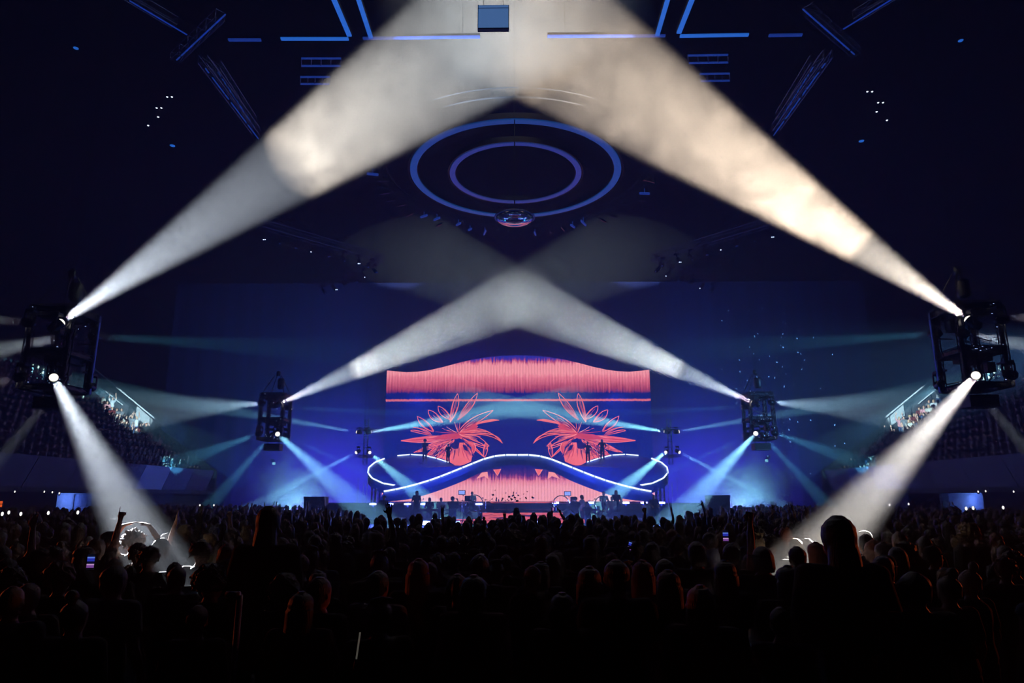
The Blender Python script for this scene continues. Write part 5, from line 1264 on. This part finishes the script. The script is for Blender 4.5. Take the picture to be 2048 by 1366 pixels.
for m in (0, 1):
    s = 1 if m else -1; it = []
    for r_ in range(NR):
        for y_ in np.arange(12, YE-1.2, .62):
            if rnd.random() < .06: continue
            if r_ >= 2 and y_ > YE-3.1: continue
            x_ = s*(XF+.75+RW*r_); z_ = ZF-1.0+RH*r_+.05
            px, py = pxof(x_, y_, z_+1.0)
            if px < -60 or px > 2110 or py < 640: continue
            it.append((rnd.choice((5,5,5,6,6,6,6,7)), x_, y_+.0, z_-.42, s*1.15+rnd.gauss(0,.2), rnd.uniform(.94,1.03), rnd.choice((1,2,3,4,4))))
    mass('crowd', it, MM, 'seated audience filling the dark tier on the %s' % ('left','right')[m])
    # the lit end of each row: individuals
    rown = ['third','fourth','fifth','sixth','seventh','eighth','ninth','tenth','eleventh','twelfth','thirteenth','top']
    for r_ in range(2, NR):
        for c_, y_ in enumerate((YE-1.45, YE-2.1, YE-2.75)):
            if c_ == 2 and r_ % 2: continue
            x_ = s*(XF+.75+RW*r_); z_ = ZF-1.0+RH*r_+.05; hs = rnd.choice(('short','long','bob','short','curly')); hc = rnd.choice(('brown','blond','red','dark')); tp = rnd.choice(('white','pink','grey','cream','black','maroon'))
            sit = rnd.random() < .75; pose = 'play' if sit else rnd.choice(('both_up','phone_high','standing'))
            seat = ('at the aisle end', 'next to the aisle seat', 'third from the aisle')[c_]
            person((x_, y_, z_-(.42 if sit else 0)), h=rnd.uniform(1.66,1.8), rz=PI+s*-.6+rnd.gauss(0,.3), pose=pose, hair=hs, hc=hc, top=tp, sit=sit, skin='skin', eyes=True, group='lit audience at the tier ends', label='%s person %s, %s row of the %s tier' % (HN[hs], seat, rown[r_-2], ('left','right')[m]))

# -- performers
PF = 'performers on the stage and ramp'
def perf(px, pyfeet, Y, label, **kw):
    p = W(px, pyfeet, Y); return person((p.x, p.y, p.z), label=label, group=PF, **kw)
perf(849, 921, 58.8, 'dark performer standing at the rear rail of the left ramp curl', h=1.78, hair='afro', top='black', low='black')
perf(896, 928, 58.8, 'performer with elbow out on the descending left ramp rail', h=1.72, hair='short', top='black', low='black', pose='hips', rz=PI-.6)
perf(1176, 925, 58.8, 'performer with hands on hips on the right ramp curl', h=1.72, hair='bun', top='black', low='black', pose='hips', rz=PI)
perf(1205, 921, 58.8, 'long dressed performer with hands on hips right of the other', h=1.8, hair='long', top='black', low='black', pose='hips', rz=PI+.1)
def band(px, Y, z, label, **kw):
    p = W(px, 1010, Y); return person((p.x, Y, z), label=label, group=PF, **kw)
band(905, 35.6, .6, 'broad camera operator in dark clothes left of the centre steps', h=1.66, hair='short', top='charcoal', pose='phone', rz=-.3, wide=1.2)
band(859, 38.8, .6, 'bent musician with pale hair at the left keyboard', h=1.6, hair='bob', hc='blond', top='navy', pose='play', rz=PI, eyes=True)
band(882, 39.2, .6, 'musician in white sleeves beside the left keyboard', h=1.6, hair='short', top='white', sleeve='long', pose='play', rz=PI+.4, eyes=True)
band(833, 40.2, .9, 'standing musician under the left ramp foot', h=1.68, hair='long', hc='brown', top='navy', pose='chest', rz=PI-.3, eyes=True)
band(944, 42.9, .9, 'seated drummer left of the centre steps', h=1.66, hair='short', top='white', pose='play', sit=True, rz=PI, eyes=True)
band(768, 41, .6, 'dark musician at the far left of the stage', h=1.7, hair='curly', top='navy', pose='play', rz=PI, eyes=True)
band(1150, 35.6, .6, 'camera operator with raised camera right of the centre steps', h=1.62, hair='curly', top='charcoal', pose='phone', wide=1.1)
band(1164, 37.6, .6, 'fair faced musician turned right near the right camera', h=1.74, hair='short', hc='blond', top='white', sleeve='long', pose='chest', rz=-1.3, eyes=True)
band(1208, 42.9, .9, 'seated drummer with round hoop right of centre', h=1.66, hair='bob', top='white', pose='play', sit=True, rz=PI, eyes=True)
band(1224, 39.6, .6, 'musician in pale sleeves leaning over right of the hoop', h=1.66, hair='short', top='cream', sleeve='long', pose='play', rz=PI-.4, eyes=True)
band(1233, 40.6, .9, 'tall dark musician under the right ramp foot', h=1.72, hair='long', top='black', pose='standing', rz=PI, eyes=True)
band(1308, 40, .6, 'musician at the far right of the stage', h=1.76, hair='short', top='navy', pose='play', rz=PI, eyes=True)
band(1290, 38, .6, 'crouching stage hand in a light shirt at the right', h=1.4, hair='short', top='white', pose='phone', rz=-.6)
band(1175, 35.0, .6, 'person in a black hood stooping in front of the right camera', h=1.35, hair='beanie', top='black', pose='phone', wide=1.15)
band(980, 38.3, .6, 'musician crouching left of the centre steps', h=1.35, hair='long', top='navy', pose='play', rz=PI, eyes=True)

# ------------------------------------------------------------------ confetti in the air
M['confetti'] = mat('confetti_paper', (.9,.9,.95), .5, var=.05)
rc = random.Random(9); cpos = []
for k in range(120):
    px = rc.gauss(1545, 85); py = rc.uniform(600, 1000) if k % 4 else rc.uniform(560, 780)
    px = min(1720, max(1380, px)); cpos.append((px, py, rc.uniform(34, 42)))
cm = []
for k in range(5):
    x = MB(); t = rc.uniform(-.4,.4); x.box((0,0,0), (.06,.004,.08), Matrix.Rotation(t, 3, 'X')); x.box((0,.012,.045), (.06,.004,.04), Matrix.Rotation(t+.6, 3, 'X')); cm.append(x.mesh('confetti', M['confetti']))
for k, (px, py, Y_) in enumerate(cpos):
    o = bpy.data.objects.new('confetti', cm[k % 5]); COL.objects.link(o); o.location = W(px, py, Y_); o.rotation_euler = (rc.uniform(-.4,.3), rc.uniform(0,6), rc.uniform(.2,1.2))
    tag(o, 'tiny white paper flake floating in the blue haze on the right', 'confetti', 'white confetti flakes in the haze')
for k in range(34):
    px = rc.gauss(1030, 22) if k % 3 else rc.gauss(1000, 25); py = 1002-abs(rc.gauss(0, 11)); s_ = rc.uniform(.5, 1.3)
    o = bpy.data.objects.new('confetti', cm[k % 5]); COL.objects.link(o); o.location = W(px, py, rc.uniform(30, 34)); o.scale = (s_,)*3; o.rotation_euler = (rc.uniform(-1,1), rc.uniform(0,6), rc.uniform(-.8,.8)); 
    tag(o, 'dark paper flake seen against the pink lower screen', 'confetti', 'dark confetti before the pink screen')
    o.material_slots[0].link = 'OBJECT'; o.material_slots[0].material = M['black_plastic']

# ------------------------------------------------------------------ far phone torches and an amber panel
M['torch'] = mat('torch_glow', (.9,.9,.9), .4, emit=(.9,.88,.85), es=1.6); M['amber'] = mat('amber_panel_glow', (.8,.2,.05), .4, emit=(.8,.10,.02), es=1.0)
for k, (px, py, Y_) in enumerate(((30,985,33),(89,985,34),(105,986,34),(119,988,34),(5,1031,17),(18,1028,18),(42,1031,17.5),(97,1029,18),(156,1028,18),(1956,985,33),(1971,984,33),(2027,985,32),(1932,1020,19),(1946,1019,19),(2006,1018,20),(1779,1012,27),(1817,1010,29),(428,1012,34),(400,1012,34))):
    p = W(px, py, Y_); sd = 'left' if px < 1000 else 'right'
    o = thing('phone', '%s held up among the %s' % ('tiny glowing phone torch', ('people under the %s tier' if Y_ > 30 else 'dark crowd at the %s edge') % sd), 'phone', p, 0, 'distant phone torches, %s %s' % (sd, 'tier' if Y_ > 30 else 'crowd'))
    x = MB(); x.box((0,0,0), (.08,.01,.16)); x.build('phone_body', M['phone_glass'], o)
    x = MB(); x.sphere((0,-.012,.04), (.035,.012,.05), 8, 6); x.build('torch', M['torch'], o)
p = W(0, 1008, 24)
o = thing('control_panel', 'small orange glowing panel at the far left beyond the crowd', 'panel', p)
x = MB(); x.box((0,0,0), (.22,.04,.22)); x.box((0,.03,-.6), (.06,.04,1.0)); x.build('housing', M['black_plastic'], o)
x = MB(); x.box((0,-.025,.055), (.2,.01,.09)); x.box((0,-.025,-.055), (.2,.01,.09)); x.build('panel_face', M['amber'], o)
